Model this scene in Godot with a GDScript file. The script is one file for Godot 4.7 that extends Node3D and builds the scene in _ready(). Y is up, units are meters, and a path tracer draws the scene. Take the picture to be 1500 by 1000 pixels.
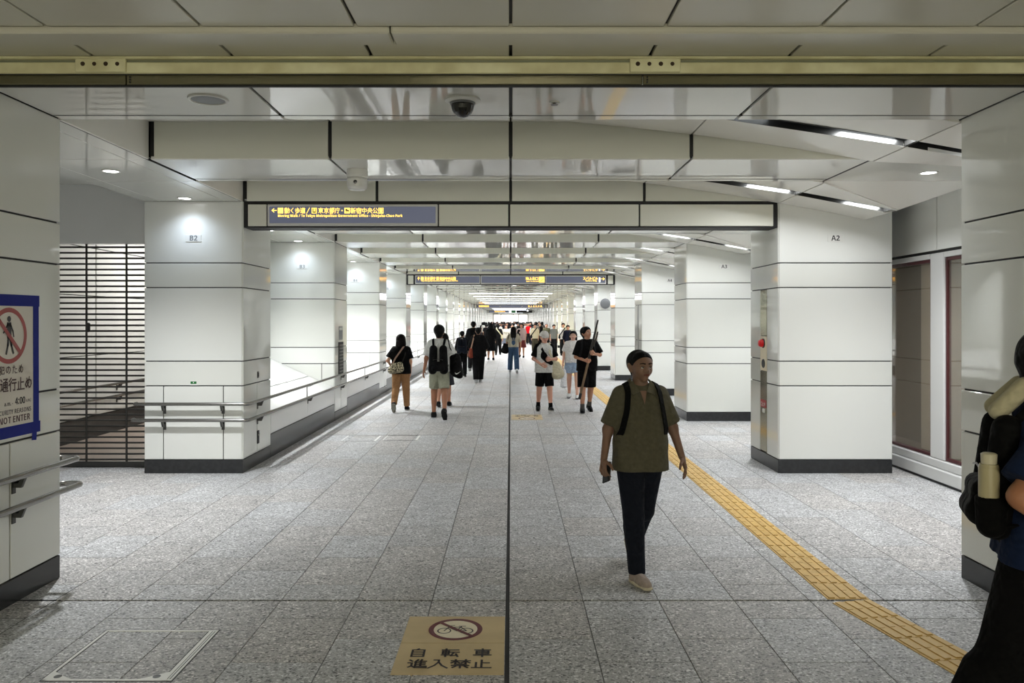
extends Node3D

# distances are given as metres in front of the camera (d = -z); y is up, the floor is y = 0
const EYE := 1.85
const SOF := 3.3025          # underside of the cross beams
const BAY := 4.88            # pillar spacing
const P0 := 9.37             # front of pillar row 2
const PD := 1.08             # pillar and beam depth
const AX := 3.25             # aisle half width
const WL := -4.453           # outer edge of the B pillars
const WR := 4.64             # outer edge of the A pillars
const OUT := 4.9             # right hand outer wall
const LAST := 27             # last pillar row
const NEARB := 6             # bays built panel by panel up to this row

var M := {}
var taken := {}
var rng := RandomNumberGenerator.new()
var cache := {}
var font: SystemFont
var mono: SystemFont

func _ready():
	# ---------------------------------------------------------------- camera, air, exposure
	var cam := Camera3D.new()
	cam.name = "camera"
	cam.projection = Camera3D.PROJECTION_FRUSTUM
	cam.near = 0.1
	cam.far = 400.0
	cam.size = 1000.0 / 1130.0 * 0.1
	cam.frustum_offset = Vector2(2.0 / 1130.0 * 0.1, -30.0 / 1130.0 * 0.1)
	cam.position = Vector3(0, EYE, 0)
	add_child(cam)
	var env := Environment.new()
	env.background_mode = Environment.BG_COLOR
	env.background_color = Color(0, 0, 0)
	env.tonemap_mode = Environment.TONE_MAPPER_LINEAR
	env.tonemap_exposure = 1.15
	env.sdfgi_enabled = true
	env.ssao_enabled = true
	env.ssil_enabled = true
	var we := WorldEnvironment.new()
	we.name = "environment"
	we.environment = env
	add_child(we)
	rng.seed = 20240611
	make_materials()
	# ---------------------------------------------------------------- the lights without a lamp of their own in view
	# (lamps in view carry their own light, see downlight() and slot_light())
	# ---------------------------------------------------------------- structure
	build_floor()
	build_walls()
	build_pillars()
	build_ceiling()
	build_entrance()
	build_lights()
	# ---------------------------------------------------------------- things
	build_signs()
	build_rails()
	build_gate()
	build_floor_things()
	build_fittings()
	build_people()

# ===================================================================== helpers
func numbered(n: String) -> String:
	if not taken.has(n):
		taken[n] = 0
		return n
	taken[n] += 1
	return "%s_%03d" % [n, taken[n]]

func tag(o: Node, label := "", category := "", group := "", kind := ""):
	if label: o.set_meta("label", label)
	if category: o.set_meta("category", category)
	if group: o.set_meta("group", group)
	if kind: o.set_meta("kind", kind)
	return o

func thing(n: String, label: String, category: String, at := Vector3.ZERO, turn := 0.0, group := "", kind := "") -> Node3D:
	var o := Node3D.new()
	o.name = numbered(n)
	add_child(o)
	o.position = at
	o.rotation.y = turn
	tag(o, label, category, group, kind)
	return o

func part(n: String, mesh: Mesh, mat: Material, parent: Node, at := Vector3.ZERO, rot := Vector3.ZERO) -> MeshInstance3D:
	var o := MeshInstance3D.new()
	o.name = n if parent != self else numbered(n)
	o.mesh = mesh
	o.material_override = mat
	o.position = at
	o.rotation = rot
	parent.add_child(o, true)
	return o

func mat(albedo: Color, rough := 0.5, metal := 0.0, spec := 0.5) -> StandardMaterial3D:
	var m := StandardMaterial3D.new()
	m.albedo_color = albedo
	m.roughness = rough
	m.metallic = metal
	m.metallic_specular = spec
	return m

func glow(albedo: Color, em: Color, e: float) -> StandardMaterial3D:
	var m := mat(albedo, 0.4)
	m.emission_enabled = true
	m.emission = em
	m.emission_energy_multiplier = e
	return m

func noise_tex(freq: float, size: int, lo: Color, hi: Color, seed_: int, oct := 4) -> NoiseTexture2D:
	var n := FastNoiseLite.new()
	n.noise_type = FastNoiseLite.TYPE_SIMPLEX_SMOOTH
	n.frequency = freq
	n.fractal_octaves = oct
	n.seed = seed_
	var t := NoiseTexture2D.new()
	t.width = size
	t.height = size
	t.seamless = true
	t.noise = n
	var g := Gradient.new()
	g.set_color(0, lo)
	g.set_color(1, hi)
	t.color_ramp = g
	return t

func granite_tex(size: int, base: float, contrast: float, seed_: int, warm: float) -> ImageTexture:
	# crystals of three minerals, a few pixels across, scattered over a mid grey
	var r := RandomNumberGenerator.new()
	r.seed = seed_
	var v := PackedFloat32Array()
	v.resize(size * size)
	for i in v.size():
		v[i] = base + (r.randf() - 0.5) * contrast * 0.5
	for n in size * size / 7:
		var x := r.randi() % size
		var y := r.randi() % size
		var t := r.randf()
		var c: float = base + contrast * (0.8 if t > 0.66 else (-0.85 if t < 0.36 else 0.1)) * r.randf_range(0.5, 1.0)
		var w := 1 + r.randi() % 3
		var h := 1 + r.randi() % 2
		for j in h:
			for i in w:
				v[((y + j) % size) * size + (x + i) % size] = c
	var b := PackedByteArray()
	b.resize(size * size * 3)
	for i in v.size():
		var c := clampf(v[i], 0.02, 0.98)
		b[i * 3] = int(255.0 * minf(1.0, c * (1.0 + warm)))
		b[i * 3 + 1] = int(255.0 * c)
		b[i * 3 + 2] = int(255.0 * c * (1.0 - warm))
	return ImageTexture.create_from_image(Image.create_from_data(size, size, false, Image.FORMAT_RGB8, b))

func make_materials():
	font = SystemFont.new()
	font.font_names = PackedStringArray(["Droid Sans"])
	font.font_weight = 700
	mono = SystemFont.new()
	mono.font_names = PackedStringArray(["Droid Sans"])
	font.font_weight = 700
	# enamelled steel panels of the pillars and walls
	M.panel = mat(Color(0.88, 0.885, 0.865), 0.2, 0.0, 0.5)
	M.panel.roughness_texture = noise_tex(0.02, 256, Color(0.5, 0.5, 0.5), Color(1, 1, 1), 3)
	M.panel.uv1_triplanar = true
	M.panel.uv1_world_triplanar = true
	M.panel2 = mat(Color(0.865, 0.87, 0.845), 0.13, 0.0, 0.5)
	M.panel3 = mat(Color(0.88, 0.88, 0.87), 0.15, 0.0, 0.5)
	M.side = mat(Color(0.865, 0.87, 0.845), 0.045, 0.0, 0.6)
	M.ceil = mat(Color(0.86, 0.86, 0.835), 0.035, 0.0, 0.6)
	M.ceil2 = mat(Color(0.84, 0.845, 0.815), 0.08, 0.0, 0.6)
	M.vault = mat(Color(0.92, 0.915, 0.89), 0.18, 0.0, 0.5)
	M.face = mat(Color(0.86, 0.86, 0.81), 0.28, 0.0, 0.5)
	M.old = mat(Color(0.80, 0.79, 0.73), 0.22, 0.0, 0.5)
	M.joint = mat(Color(0.075, 0.075, 0.075), 0.6)
	M.plinth = mat(Color(0.17, 0.175, 0.18), 0.22)
	M.plinth.albedo_texture = noise_tex(0.05, 256, Color(0.75, 0.75, 0.75), Color(1, 1, 1), 5)
	M.plinth.uv1_triplanar = true
	M.plinth.uv1_world_triplanar = true
	M.steel = mat(Color(0.54, 0.535, 0.52), 0.24, 0.9)
	M.frame_steel = mat(Color(0.93, 0.93, 0.91), 0.35, 0.1)
	M.steel_dark = mat(Color(0.32, 0.32, 0.31), 0.35, 0.9)
	M.bar = mat(Color(0.24, 0.235, 0.225), 0.45, 0.6)
	M.stainless = mat(Color(0.55, 0.53, 0.44), 0.14, 1.0)
	M.black = mat(Color(0.06, 0.06, 0.065), 0.55)
	M.gloss_black = mat(Color(0.03, 0.03, 0.035), 0.06, 0.0, 0.6)
	M.paint = mat(Color(0.92, 0.91, 0.76), 0.38)
	M.paint.albedo_texture = noise_tex(0.012, 256, Color(0.84, 0.82, 0.76), Color(1, 1, 1), 9)
	M.paint.uv1_triplanar = true
	M.paint.uv1_world_triplanar = true
	M.paint_dark = mat(Color(0.50, 0.51, 0.42), 0.5)
	M.rust = mat(Color(0.22, 0.16, 0.10), 0.8)
	M.white = mat(Color(0.86, 0.86, 0.84), 0.4)
	M.frame = mat(Color(0.80, 0.80, 0.79), 0.3)
	M.red_trim = mat(Color(0.28, 0.10, 0.11), 0.4)
	M.beige = mat(Color(0.50, 0.44, 0.36), 0.7)
	M.beige2 = mat(Color(0.78, 0.72, 0.62), 0.7)
	M.glass = mat(Color(0.62, 0.60, 0.55, 0.18), 0.02, 0.0, 0.7)
	M.glass.transparency = BaseMaterial3D.TRANSPARENCY_ALPHA
	# granite floor
	var tones := [[0.72, 0.0], [0.70, 0.010], [0.74, -0.004], [0.71, 0.014]]
	for i in 4:
		var g := mat(Color(1, 1, 1), 0.5, 0.0, 0.5)
		g.albedo_texture = granite_tex(320, tones[i][0], 0.5, 71 + i, tones[i][1])
		g.uv1_triplanar = true
		g.uv1_world_triplanar = true
		g.uv1_scale = Vector3(0.62, 0.62, 0.62)
		g.uv1_offset = Vector3(0.13, 0.31, 0.57) * i
		g.roughness_texture = noise_tex(0.02, 128, Color(0.9, 0.9, 0.9), Color(1, 1, 1), 21)
		# worn and dulled patches, metres across
		g.detail_enabled = true
		g.detail_blend_mode = BaseMaterial3D.BLEND_MODE_MUL
		g.detail_albedo = noise_tex(0.02, 256, Color(0.9, 0.9, 0.9), Color(1, 1, 1), 33, 3)
		g.detail_uv_layer = BaseMaterial3D.DETAIL_UV_1
		M["granite%d" % i] = g
	M.seam = mat(Color(0.09, 0.09, 0.09), 0.6)
	M.passage_floor = mat(Color(0.62, 0.56, 0.52), 0.45)
	M.ochre = mat(Color(0.88, 0.73, 0.42), 0.5)
	M.ochre.albedo_texture = noise_tex(0.03, 256, Color(0.86, 0.84, 0.80), Color(1, 1, 1), 41)
	M.ochre.uv1_triplanar = true
	M.ochre.uv1_world_triplanar = true
	M.ochre2 = mat(Color(0.83, 0.69, 0.40), 0.5)
	M.tape_yellow = mat(Color(0.78, 0.66, 0.16), 0.5)
	M.sign_floor = mat(Color(0.83, 0.74, 0.55), 0.42)
	M.sign_floor.albedo_texture = noise_tex(0.01, 256, Color(0.88, 0.87, 0.85), Color(1, 1, 1), 43)
	M.sign_floor.uv1_triplanar = true
	M.sign_floor.uv1_world_triplanar = true
	M.maroon = mat(Color(0.38, 0.09, 0.11), 0.45)
	M.cream = mat(Color(0.90, 0.86, 0.75), 0.45)
	M.ink = mat(Color(0.12, 0.08, 0.08), 0.5)
	M.ink_soft = mat(Color(0.30, 0.19, 0.18), 0.5)
	M.ink_grey = mat(Color(0.36, 0.33, 0.32), 0.5)
	M.poster = mat(Color(0.84, 0.81, 0.76), 0.35)
	M.poster_red = mat(Color(0.62, 0.24, 0.22), 0.4)
	M.tape = mat(Color(0.05, 0.12, 0.50), 0.55, 0.0, 0.3)
	M.sign_box = glow(Color(0.20, 0.21, 0.25), Color(0.42, 0.44, 0.52), 0.5)
	M.sign_yellow = glow(Color(0.9, 0.65, 0.15), Color(1.0, 0.84, 0.40), 1.7)
	M.sign_white = glow(Color(0.9, 0.9, 0.9), Color(1.0, 1.0, 1.0), 0.8)
	M.sign_ink = mat(Color(0.16, 0.15, 0.16), 0.5)
	M.lamp = glow(Color(1, 1, 1), Color(1.0, 1.0, 1.0), 9.0)
	M.tube = glow(Color(1, 1, 1), Color(0.93, 0.96, 1.0), 2.6)
	M.end_glow = glow(Color(1, 1, 1), Color(1.0, 0.97, 0.95), 1.5)
	M.red_lamp = glow(Color(0.55, 0.02, 0.04), Color(1.0, 0.03, 0.06), 0.16)
	M.red = mat(Color(0.62, 0.08, 0.09), 0.4)
	M.green = mat(Color(0.05, 0.42, 0.18), 0.4)
	M.engraved = mat(Color(0.45, 0.46, 0.47), 0.4)

# a box whose edges are chamfered by b
func slab(s: Vector3, b := 0.004) -> ArrayMesh:
	var key := "%.4f %.4f %.4f %.4f" % [s.x, s.y, s.z, b]
	if cache.has(key): return cache[key]
	var st := SurfaceTool.new()
	st.begin(Mesh.PRIMITIVE_TRIANGLES)
	var h := s / 2.0
	b = minf(b, minf(h.x, minf(h.y, h.z)) * 0.9)
	# per corner three points, each on one face
	var pt := func(sx: int, sy: int, sz: int, f: int) -> Vector3:
		var p := Vector3(sx * h.x, sy * h.y, sz * h.z)
		if f != 0: p.x -= sx * b
		if f != 1: p.y -= sy * b
		if f != 2: p.z -= sz * b
		return p
	for f in 3:
		for sg in [-1, 1]:
			var q := []
			for c in [[-1, -1], [1, -1], [1, 1], [-1, 1]]:
				var a := [0, 0, 0]
				a[f] = sg
				a[(f + 1) % 3] = c[0]
				a[(f + 2) % 3] = c[1]
				q.append(pt.call(a[0], a[1], a[2], f))
			var n := Vector3.ZERO
			n[f] = sg
			face(st, q, n)
	for f in 3:          # edges along axis f
		var u := (f + 1) % 3
		var w := (f + 2) % 3
		for su in [-1, 1]:
			for sw in [-1, 1]:
				var a := [0, 0, 0]
				var c := [0, 0, 0]
				a[u] = su
				a[w] = sw
				c[u] = su
				c[w] = sw
				a[f] = -1
				c[f] = 1
				var n := Vector3.ZERO
				n[u] = su
				n[w] = sw
				face(st, [pt.call(a[0], a[1], a[2], u), pt.call(c[0], c[1], c[2], u), pt.call(c[0], c[1], c[2], w), pt.call(a[0], a[1], a[2], w)], n.normalized())
	for sx in [-1, 1]:
		for sy in [-1, 1]:
			for sz in [-1, 1]:
				face(st, [pt.call(sx, sy, sz, 0), pt.call(sx, sy, sz, 1), pt.call(sx, sy, sz, 2)], Vector3(sx, sy, sz).normalized())
	var m := st.commit()
	cache[key] = m
	return m

# a flat polygon with a given normal, wound so that it faces that way
func face(st: SurfaceTool, q: Array, n: Vector3):
	var c: Vector3 = (q[1] - q[0]).cross(q[2] - q[0])
	if c.dot(n) > 0.0:
		q = q.duplicate()
		q.reverse()
	for i in range(1, q.size() - 1):
		for p in [q[0], q[i], q[i + 1]]:
			st.set_normal(n)
			st.add_vertex(p)

# convex polygon pushed along v
func prism(poly: Array, v: Vector3) -> ArrayMesh:
	var st := SurfaceTool.new()
	st.begin(Mesh.PRIMITIVE_TRIANGLES)
	add_prism(st, poly, v)
	return st.commit()

func add_prism(st: SurfaceTool, poly: Array, v: Vector3):
	var n: Vector3 = (poly[1] - poly[0]).cross(poly[2] - poly[0]).normalized()
	if n.dot(v) > 0.0: n = -n
	var top := []
	var mid := Vector3.ZERO
	for p in poly:
		top.append(p + v)
		mid += p + v * 0.5
	mid /= poly.size()
	face(st, poly, n)
	face(st, top, -n)
	for i in poly.size():
		var a: Vector3 = poly[i]
		var b: Vector3 = poly[(i + 1) % poly.size()]
		var sn := (b - a).cross(v).normalized()
		if sn.dot((a + b + v) * 0.5 - mid) < 0.0: sn = -sn
		face(st, [a, b, b + v, a + v], sn)

func add_box(st: SurfaceTool, lo: Vector3, hi: Vector3):
	add_prism(st, [Vector3(lo.x, lo.y, lo.z), Vector3(hi.x, lo.y, lo.z), Vector3(hi.x, lo.y, hi.z), Vector3(lo.x, lo.y, hi.z)], Vector3(0, hi.y - lo.y, 0))

# round bar along a path
func add_tube(st: SurfaceTool, pts: Array, r: float, sides := 10, r_end := -1.0):
	var rings := []
	var norms := []
	var prev := Vector3.UP
	for i in pts.size():
		var t: Vector3
		if i == 0: t = pts[1] - pts[0]
		elif i == pts.size() - 1: t = pts[i] - pts[i - 1]
		else: t = (pts[i] - pts[i - 1]).normalized() + (pts[i + 1] - pts[i]).normalized()
		t = t.normalized()
		if absf(t.dot(prev)) > 0.95: prev = Vector3.RIGHT if absf(t.x) < 0.9 else Vector3.FORWARD
		var u := (prev - t * prev.dot(t)).normalized()
		prev = u
		var w := t.cross(u)
		var ring := []
		var nn := []
		var rr := r if r_end < 0.0 else lerpf(r, r_end, float(i) / (pts.size() - 1))
		for k in sides:
			var a := TAU * k / sides
			var n := u * cos(a) + w * sin(a)
			nn.append(n)
			ring.append(pts[i] + n * rr)
		rings.append(ring)
		norms.append(nn)
	for i in pts.size() - 1:
		for k in sides:
			var k2 := (k + 1) % sides
			var q := [[i, k], [i, k2], [i + 1, k2], [i + 1, k]]
			for tri in [[0, 2, 1], [0, 3, 2]]:
				for j in tri:
					st.set_normal(norms[q[j][0]][q[j][1]])
					st.add_vertex(rings[q[j][0]][q[j][1]])
	for e in [0, pts.size() - 1]:
		var t: Vector3 = (pts[0] - pts[1]) if e == 0 else (pts[e] - pts[e - 1])
		face(st, rings[e], t.normalized())

func tube(pts: Array, r: float, sides := 10, r_end := -1.0) -> ArrayMesh:
	var st := SurfaceTool.new()
	st.begin(Mesh.PRIMITIVE_TRIANGLES)
	add_tube(st, pts, r, sides, r_end)
	return st.commit()

# profile of (radius, height) pairs turned round y
func lathe(profile: Array, sides := 24) -> ArrayMesh:
	if profile[0].y > profile[-1].y:
		profile = profile.duplicate()
		profile.reverse()
	var st := SurfaceTool.new()
	st.begin(Mesh.PRIMITIVE_TRIANGLES)
	for i in profile.size() - 1:
		var a: Vector2 = profile[i]
		var b: Vector2 = profile[i + 1]
		var e := b - a
		var nn := Vector2(e.y, -e.x).normalized()
		for k in sides:
			var t0 := TAU * k / sides
			var t1 := TAU * (k + 1) / sides
			var q := [[a, t0], [a, t1], [b, t1], [b, t0]]
			for tri in [[0, 1, 2], [0, 2, 3]]:
				for j in tri:
					var p: Vector2 = q[j][0]
					var t: float = q[j][1]
					st.set_normal(Vector3(nn.x * cos(t), nn.y, nn.x * sin(t)))
					st.add_vertex(Vector3(p.x * cos(t), p.y, p.x * sin(t)))
	return st.commit()

func bend(pts: Array, r: float, n := 5) -> Array:
	# rounds the corners of a path
	var out := [pts[0]]
	for i in range(1, pts.size() - 1):
		var a: Vector3 = pts[i] + (pts[i - 1] - pts[i]).normalized() * r
		var b: Vector3 = pts[i] + (pts[i + 1] - pts[i]).normalized() * r
		for k in n + 1:
			var t := float(k) / n
			out.append(a.lerp(pts[i], t).lerp(pts[i].lerp(b, t), t))
	out.append(pts[-1])
	return out

func V(x: float, y: float, d: float) -> Vector3:
	return Vector3(x, y, -d)

# panel from (x0,y0,d0) to (x1,y1,d1): a chamfered slab
func span(n: String, x0: float, x1: float, y0: float, y1: float, d0: float, d1: float, m: Material, parent: Node, b := 0.004) -> MeshInstance3D:
	return part(n, slab(Vector3(absf(x1 - x0), absf(y1 - y0), absf(d1 - d0)), b), m, parent, Vector3((x0 + x1) / 2, (y0 + y1) / 2, -(d0 + d1) / 2))

# ===================================================================== lettering
const GLYPH := {
	"自": [[10, 0, 7, 3], [3, 3, 3, 20], [3, 3, 17, 3, 17, 20], [3, 8.5, 17, 8.5], [3, 14, 17, 14], [3, 19.5, 17, 19.5]],
	"転": [[0, 3, 9, 3], [1, 6, 8, 6, 8, 13, 1, 13, 1, 6], [1, 9.5, 8, 9.5], [0, 16, 9, 16], [4.5, 0, 4.5, 20], [11, 3, 19, 3], [10, 9, 20, 9], [14, 9, 11, 18, 18, 17], [16.5, 13, 19, 20]],
	"車": [[1, 3, 19, 3], [3, 6, 17, 6, 17, 13, 3, 13, 3, 6], [3, 9.5, 17, 9.5], [0, 16, 20, 16], [10, 0, 10, 20]],
	"進": [[1, 1, 4, 4], [0, 8, 4, 8, 4, 15, 1, 18], [4, 15, 8, 19, 20, 19], [10, 0, 7, 6], [8, 4, 8, 16], [14, 0, 13, 4], [8, 4, 19, 4], [8, 8, 18, 8], [8, 12, 18, 12], [8, 16, 20, 16], [13.5, 4, 13.5, 16]],
	"入": [[5, 1, 10, 1, 10, 6, 6, 14, 0, 20], [10, 6, 14, 14, 20, 20]],
	"禁": [[0, 3, 9, 3], [4.5, 0, 4.5, 9], [4.5, 4, 0, 8], [4.5, 4, 9, 8], [11, 3, 20, 3], [15.5, 0, 15.5, 9], [15.5, 4, 11, 8], [15.5, 4, 20, 8], [4, 11, 16, 11], [1, 14, 19, 14], [10, 14, 10, 20], [5, 16, 2, 19], [15, 16, 18, 19]],
	"止": [[10, 1, 10, 19], [10, 8, 18, 8], [4, 7, 4, 19], [0, 19, 20, 19]],
	"防": [[1, 1, 1, 20], [1, 1, 6, 1, 4, 6, 7, 10, 5, 13, 2, 12], [13, 0, 13, 4], [8, 4, 20, 4], [12, 4, 11, 12, 7, 20], [12, 9, 18, 9, 17, 19, 13, 18]],
	"犯": [[7, 1, 1, 7], [2, 2, 6, 8, 6, 18, 3, 20], [6, 10, 1, 15], [10, 3, 18, 3, 18, 10, 14, 10], [10, 3, 10, 18, 19, 18, 19, 14]],
	"の": [[11, 4, 8, 14, 4, 16, 1, 12, 4, 5, 11, 3, 17, 6, 18, 11, 15, 16, 11, 18]],
	"た": [[2, 5, 11, 5], [7, 1, 2, 18], [11, 9, 18, 9], [10, 14, 12, 18, 19, 18]],
	"め": [[5, 3, 7, 12, 11, 17], [12, 1, 10, 10, 4, 17, 1, 13, 4, 8, 11, 5, 17, 7, 18, 12, 15, 17, 11, 18]],
	"通": [[1, 1, 4, 4], [0, 8, 4, 8, 4, 15, 1, 18], [4, 15, 8, 19, 20, 19], [8, 1, 18, 1, 14, 4], [8, 16, 8, 6, 18, 6, 18, 16, 16, 16], [8, 9.5, 18, 9.5], [8, 13, 18, 13], [13, 4, 13, 16]],
	"行": [[6, 0, 1, 5], [7, 5, 0, 11], [4, 9, 4, 20], [9, 3, 19, 3], [8, 8, 20, 8], [16, 8, 16, 19, 12, 19]],
	"動": [[9, 0, 1, 1.5], [0, 4, 11, 4], [1, 6, 10, 6, 10, 12, 1, 12, 1, 6], [1, 9, 10, 9], [5.5, 1, 5.5, 19], [1, 15, 10, 15], [0, 19, 11, 19], [12, 5, 20, 5, 19, 18, 16, 19], [16, 0, 15, 10, 11, 19]],
	"く": [[14, 1, 5, 10, 14, 19]],
	"歩": [[10, 0, 10, 8], [10, 4, 16, 4], [4, 3, 4, 8], [0, 8, 20, 8], [10, 8, 10, 15, 7, 15], [5, 10, 2, 14], [14, 10, 18, 13, 10, 18, 3, 20]],
	"道": [[1, 1, 4, 4], [0, 8, 4, 8, 4, 15, 1, 18], [4, 15, 8, 19, 20, 19], [10, 0, 12, 3], [16, 0, 14, 3], [7, 3, 20, 3], [9, 6, 18, 6, 18, 16, 9, 16, 9, 6], [9, 9, 18, 9], [9, 12.5, 18, 12.5]],
	"東": [[1, 3, 19, 3], [4, 6, 16, 6, 16, 12, 4, 12, 4, 6], [4, 9, 16, 9], [10, 0, 10, 20], [9, 13, 1, 18], [11, 13, 19, 18]],
	"京": [[10, 0, 10, 4], [1, 4, 19, 4], [5, 7, 15, 7, 15, 12, 5, 12, 5, 7], [10, 12, 10, 20, 8, 19], [5, 14, 2, 18], [15, 14, 18, 18]],
	"都": [[1, 4, 10, 4], [5.5, 0, 5.5, 8], [0, 8, 12, 8], [12, 1, 2, 13], [3, 11, 10, 11, 10, 20, 3, 20, 3, 11], [3, 15, 10, 15], [14, 20, 14, 1, 19, 1, 17, 6, 20, 10, 18, 14, 15, 13]],
	"庁": [[11, 0, 11, 3], [2, 3, 19, 3], [3, 3, 3, 12, 0, 20], [6, 8, 19, 8], [13, 8, 13, 19, 9, 18]],
	"新": [[5, 0, 5, 3], [0, 3, 10, 3], [2, 5, 3, 8], [8, 5, 7, 8], [0, 9, 10, 9], [0, 13, 10, 13], [5, 9, 5, 20], [4, 14, 1, 18], [6, 14, 9, 17], [18, 1, 12, 3, 12, 12, 10, 20], [12, 9, 20, 9], [16.5, 9, 16.5, 20]],
	"宿": [[10, 0, 10, 3], [1, 7, 1, 3, 19, 3, 19, 7], [6, 5, 1, 13], [4, 10, 4, 20], [8, 7, 19, 7], [13, 7, 12, 10], [9, 10, 18, 10, 18, 20, 9, 20, 9, 10], [9, 15, 18, 15]],
	"中": [[2, 5, 18, 5, 18, 13, 2, 13, 2, 5], [10, 0, 10, 20]],
	"央": [[4, 11, 4, 4, 16, 4, 16, 11], [0, 11, 20, 11], [10, 0, 10, 11, 1, 20], [10, 11, 19, 20]],
	"公": [[7, 1, 1, 9], [13, 1, 19, 9], [9, 8, 3, 18, 16, 17], [13, 12, 18, 20]],
	"園": [[1, 1, 19, 1, 19, 20, 1, 20, 1, 1], [5, 5, 15, 5], [10, 3, 10, 7], [3, 8, 17, 8], [6, 10, 14, 10, 14, 13, 6, 13, 6, 10], [10, 13, 4, 18], [10, 14, 16, 18], [10, 13, 10, 18]],
	"地": [[0, 6, 8, 6], [4, 1, 4, 16], [0, 17, 8, 15], [9, 9, 20, 6, 19, 13], [11, 4, 11, 18, 20, 18, 20, 15], [15, 1, 15, 15]],
	"上": [[10, 1, 10, 18], [10, 8, 17, 8], [1, 18, 19, 18]],
	"出": [[10, 0, 10, 19], [3, 2, 3, 8, 17, 8, 17, 2], [1, 12, 1, 19, 19, 19, 19, 12]],
	"口": [[2, 3, 18, 3, 18, 19, 2, 19, 2, 3]],
	"ス": [[3, 3, 16, 3, 11, 11, 2, 19], [11, 11, 18, 19]],
	"バ": [[6, 5, 1, 17], [12, 5, 18, 17], [15, 1, 17, 3], [18, 0, 20, 2]],
	"ル": [[6, 3, 6, 11, 1, 18], [11, 2, 11, 17, 19, 10]],
	"ビ": [[4, 2, 4, 17, 17, 17], [16, 5, 4, 10], [15, 1, 17, 3], [18, 0, 20, 2]],
	"／": [[17, 0, 3, 20]],
	"・": [[9, 10, 11, 10]],
	"←": [[20, 10, 1, 10], [9, 2, 1, 10, 9, 18]],
	"→": [[0, 10, 19, 10], [11, 2, 19, 10, 11, 18]],
	"↖": [[10, 20, 10, 1], [2, 9, 10, 1, 18, 9]],
}

# strokes of written characters, lying in the plane (u right, v up) at o, each w wide and h high
func add_glyphs(st: SurfaceTool, text: String, o: Vector3, u: Vector3, v: Vector3, w: float, h: float, pitch: float, th: float):
	var n := u.cross(v) * 0.0012
	for i in text.length():
		var ch := text[i]
		if not GLYPH.has(ch): continue
		for s in GLYPH[ch]:
			for k in range(0, s.size() - 2, 2):
				var a := Vector2(s[k] / 20.0 * w + i * pitch, h - s[k + 1] / 20.0 * h)
				var b := Vector2(s[k + 2] / 20.0 * w + i * pitch, h - s[k + 3] / 20.0 * h)
				add_stroke(st, a, b, th, o, u, v, n)

func add_stroke(st: SurfaceTool, a: Vector2, b: Vector2, th: float, o: Vector3, u: Vector3, v: Vector3, n: Vector3):
	var e := (b - a).normalized() * th * 0.42
	var c := Vector2(-e.y, e.x).normalized() * th * 0.5
	a -= e
	b += e
	var q := []
	for p in [a - c, b - c, b + c, a + c]:
		q.append(o + u * p.x + v * p.y + n)
	face(st, q, n.normalized())

func add_ring(st: SurfaceTool, c: Vector3, u: Vector3, v: Vector3, r0: float, r1: float, lift: float, n := 40, from := 0.0, to := TAU):
	var nn := u.cross(v)
	for k in n:
		var a := lerpf(from, to, float(k) / n)
		var b := lerpf(from, to, float(k + 1) / n)
		var q := []
		for p in [[r0, a], [r1, a], [r1, b], [r0, b]]:
			q.append(c + (u * cos(p[1]) + v * sin(p[1])) * p[0] + nn * lift)
		if r0 == 0.0: q.remove_at(0)
		face(st, q, nn)

func start() -> SurfaceTool:
	var st := SurfaceTool.new()
	st.begin(Mesh.PRIMITIVE_TRIANGLES)
	return st

func words_mesh(text: String, height: float, f: Font = null) -> TextMesh:
	var t := TextMesh.new()
	t.text = text
	t.font = f if f else font
	t.font_size = 32
	t.pixel_size = height / 32.0
	t.depth = 0.0015
	t.curve_step = 1.0
	return t

# ===================================================================== floor
func floor_region(x: float, d: float) -> bool:
	if absf(x) < AX: return true
	if x < 0: return x > -6.65 and d > 5.3 and d < 9.75
	return x < OUT and d > 5.3

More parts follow.
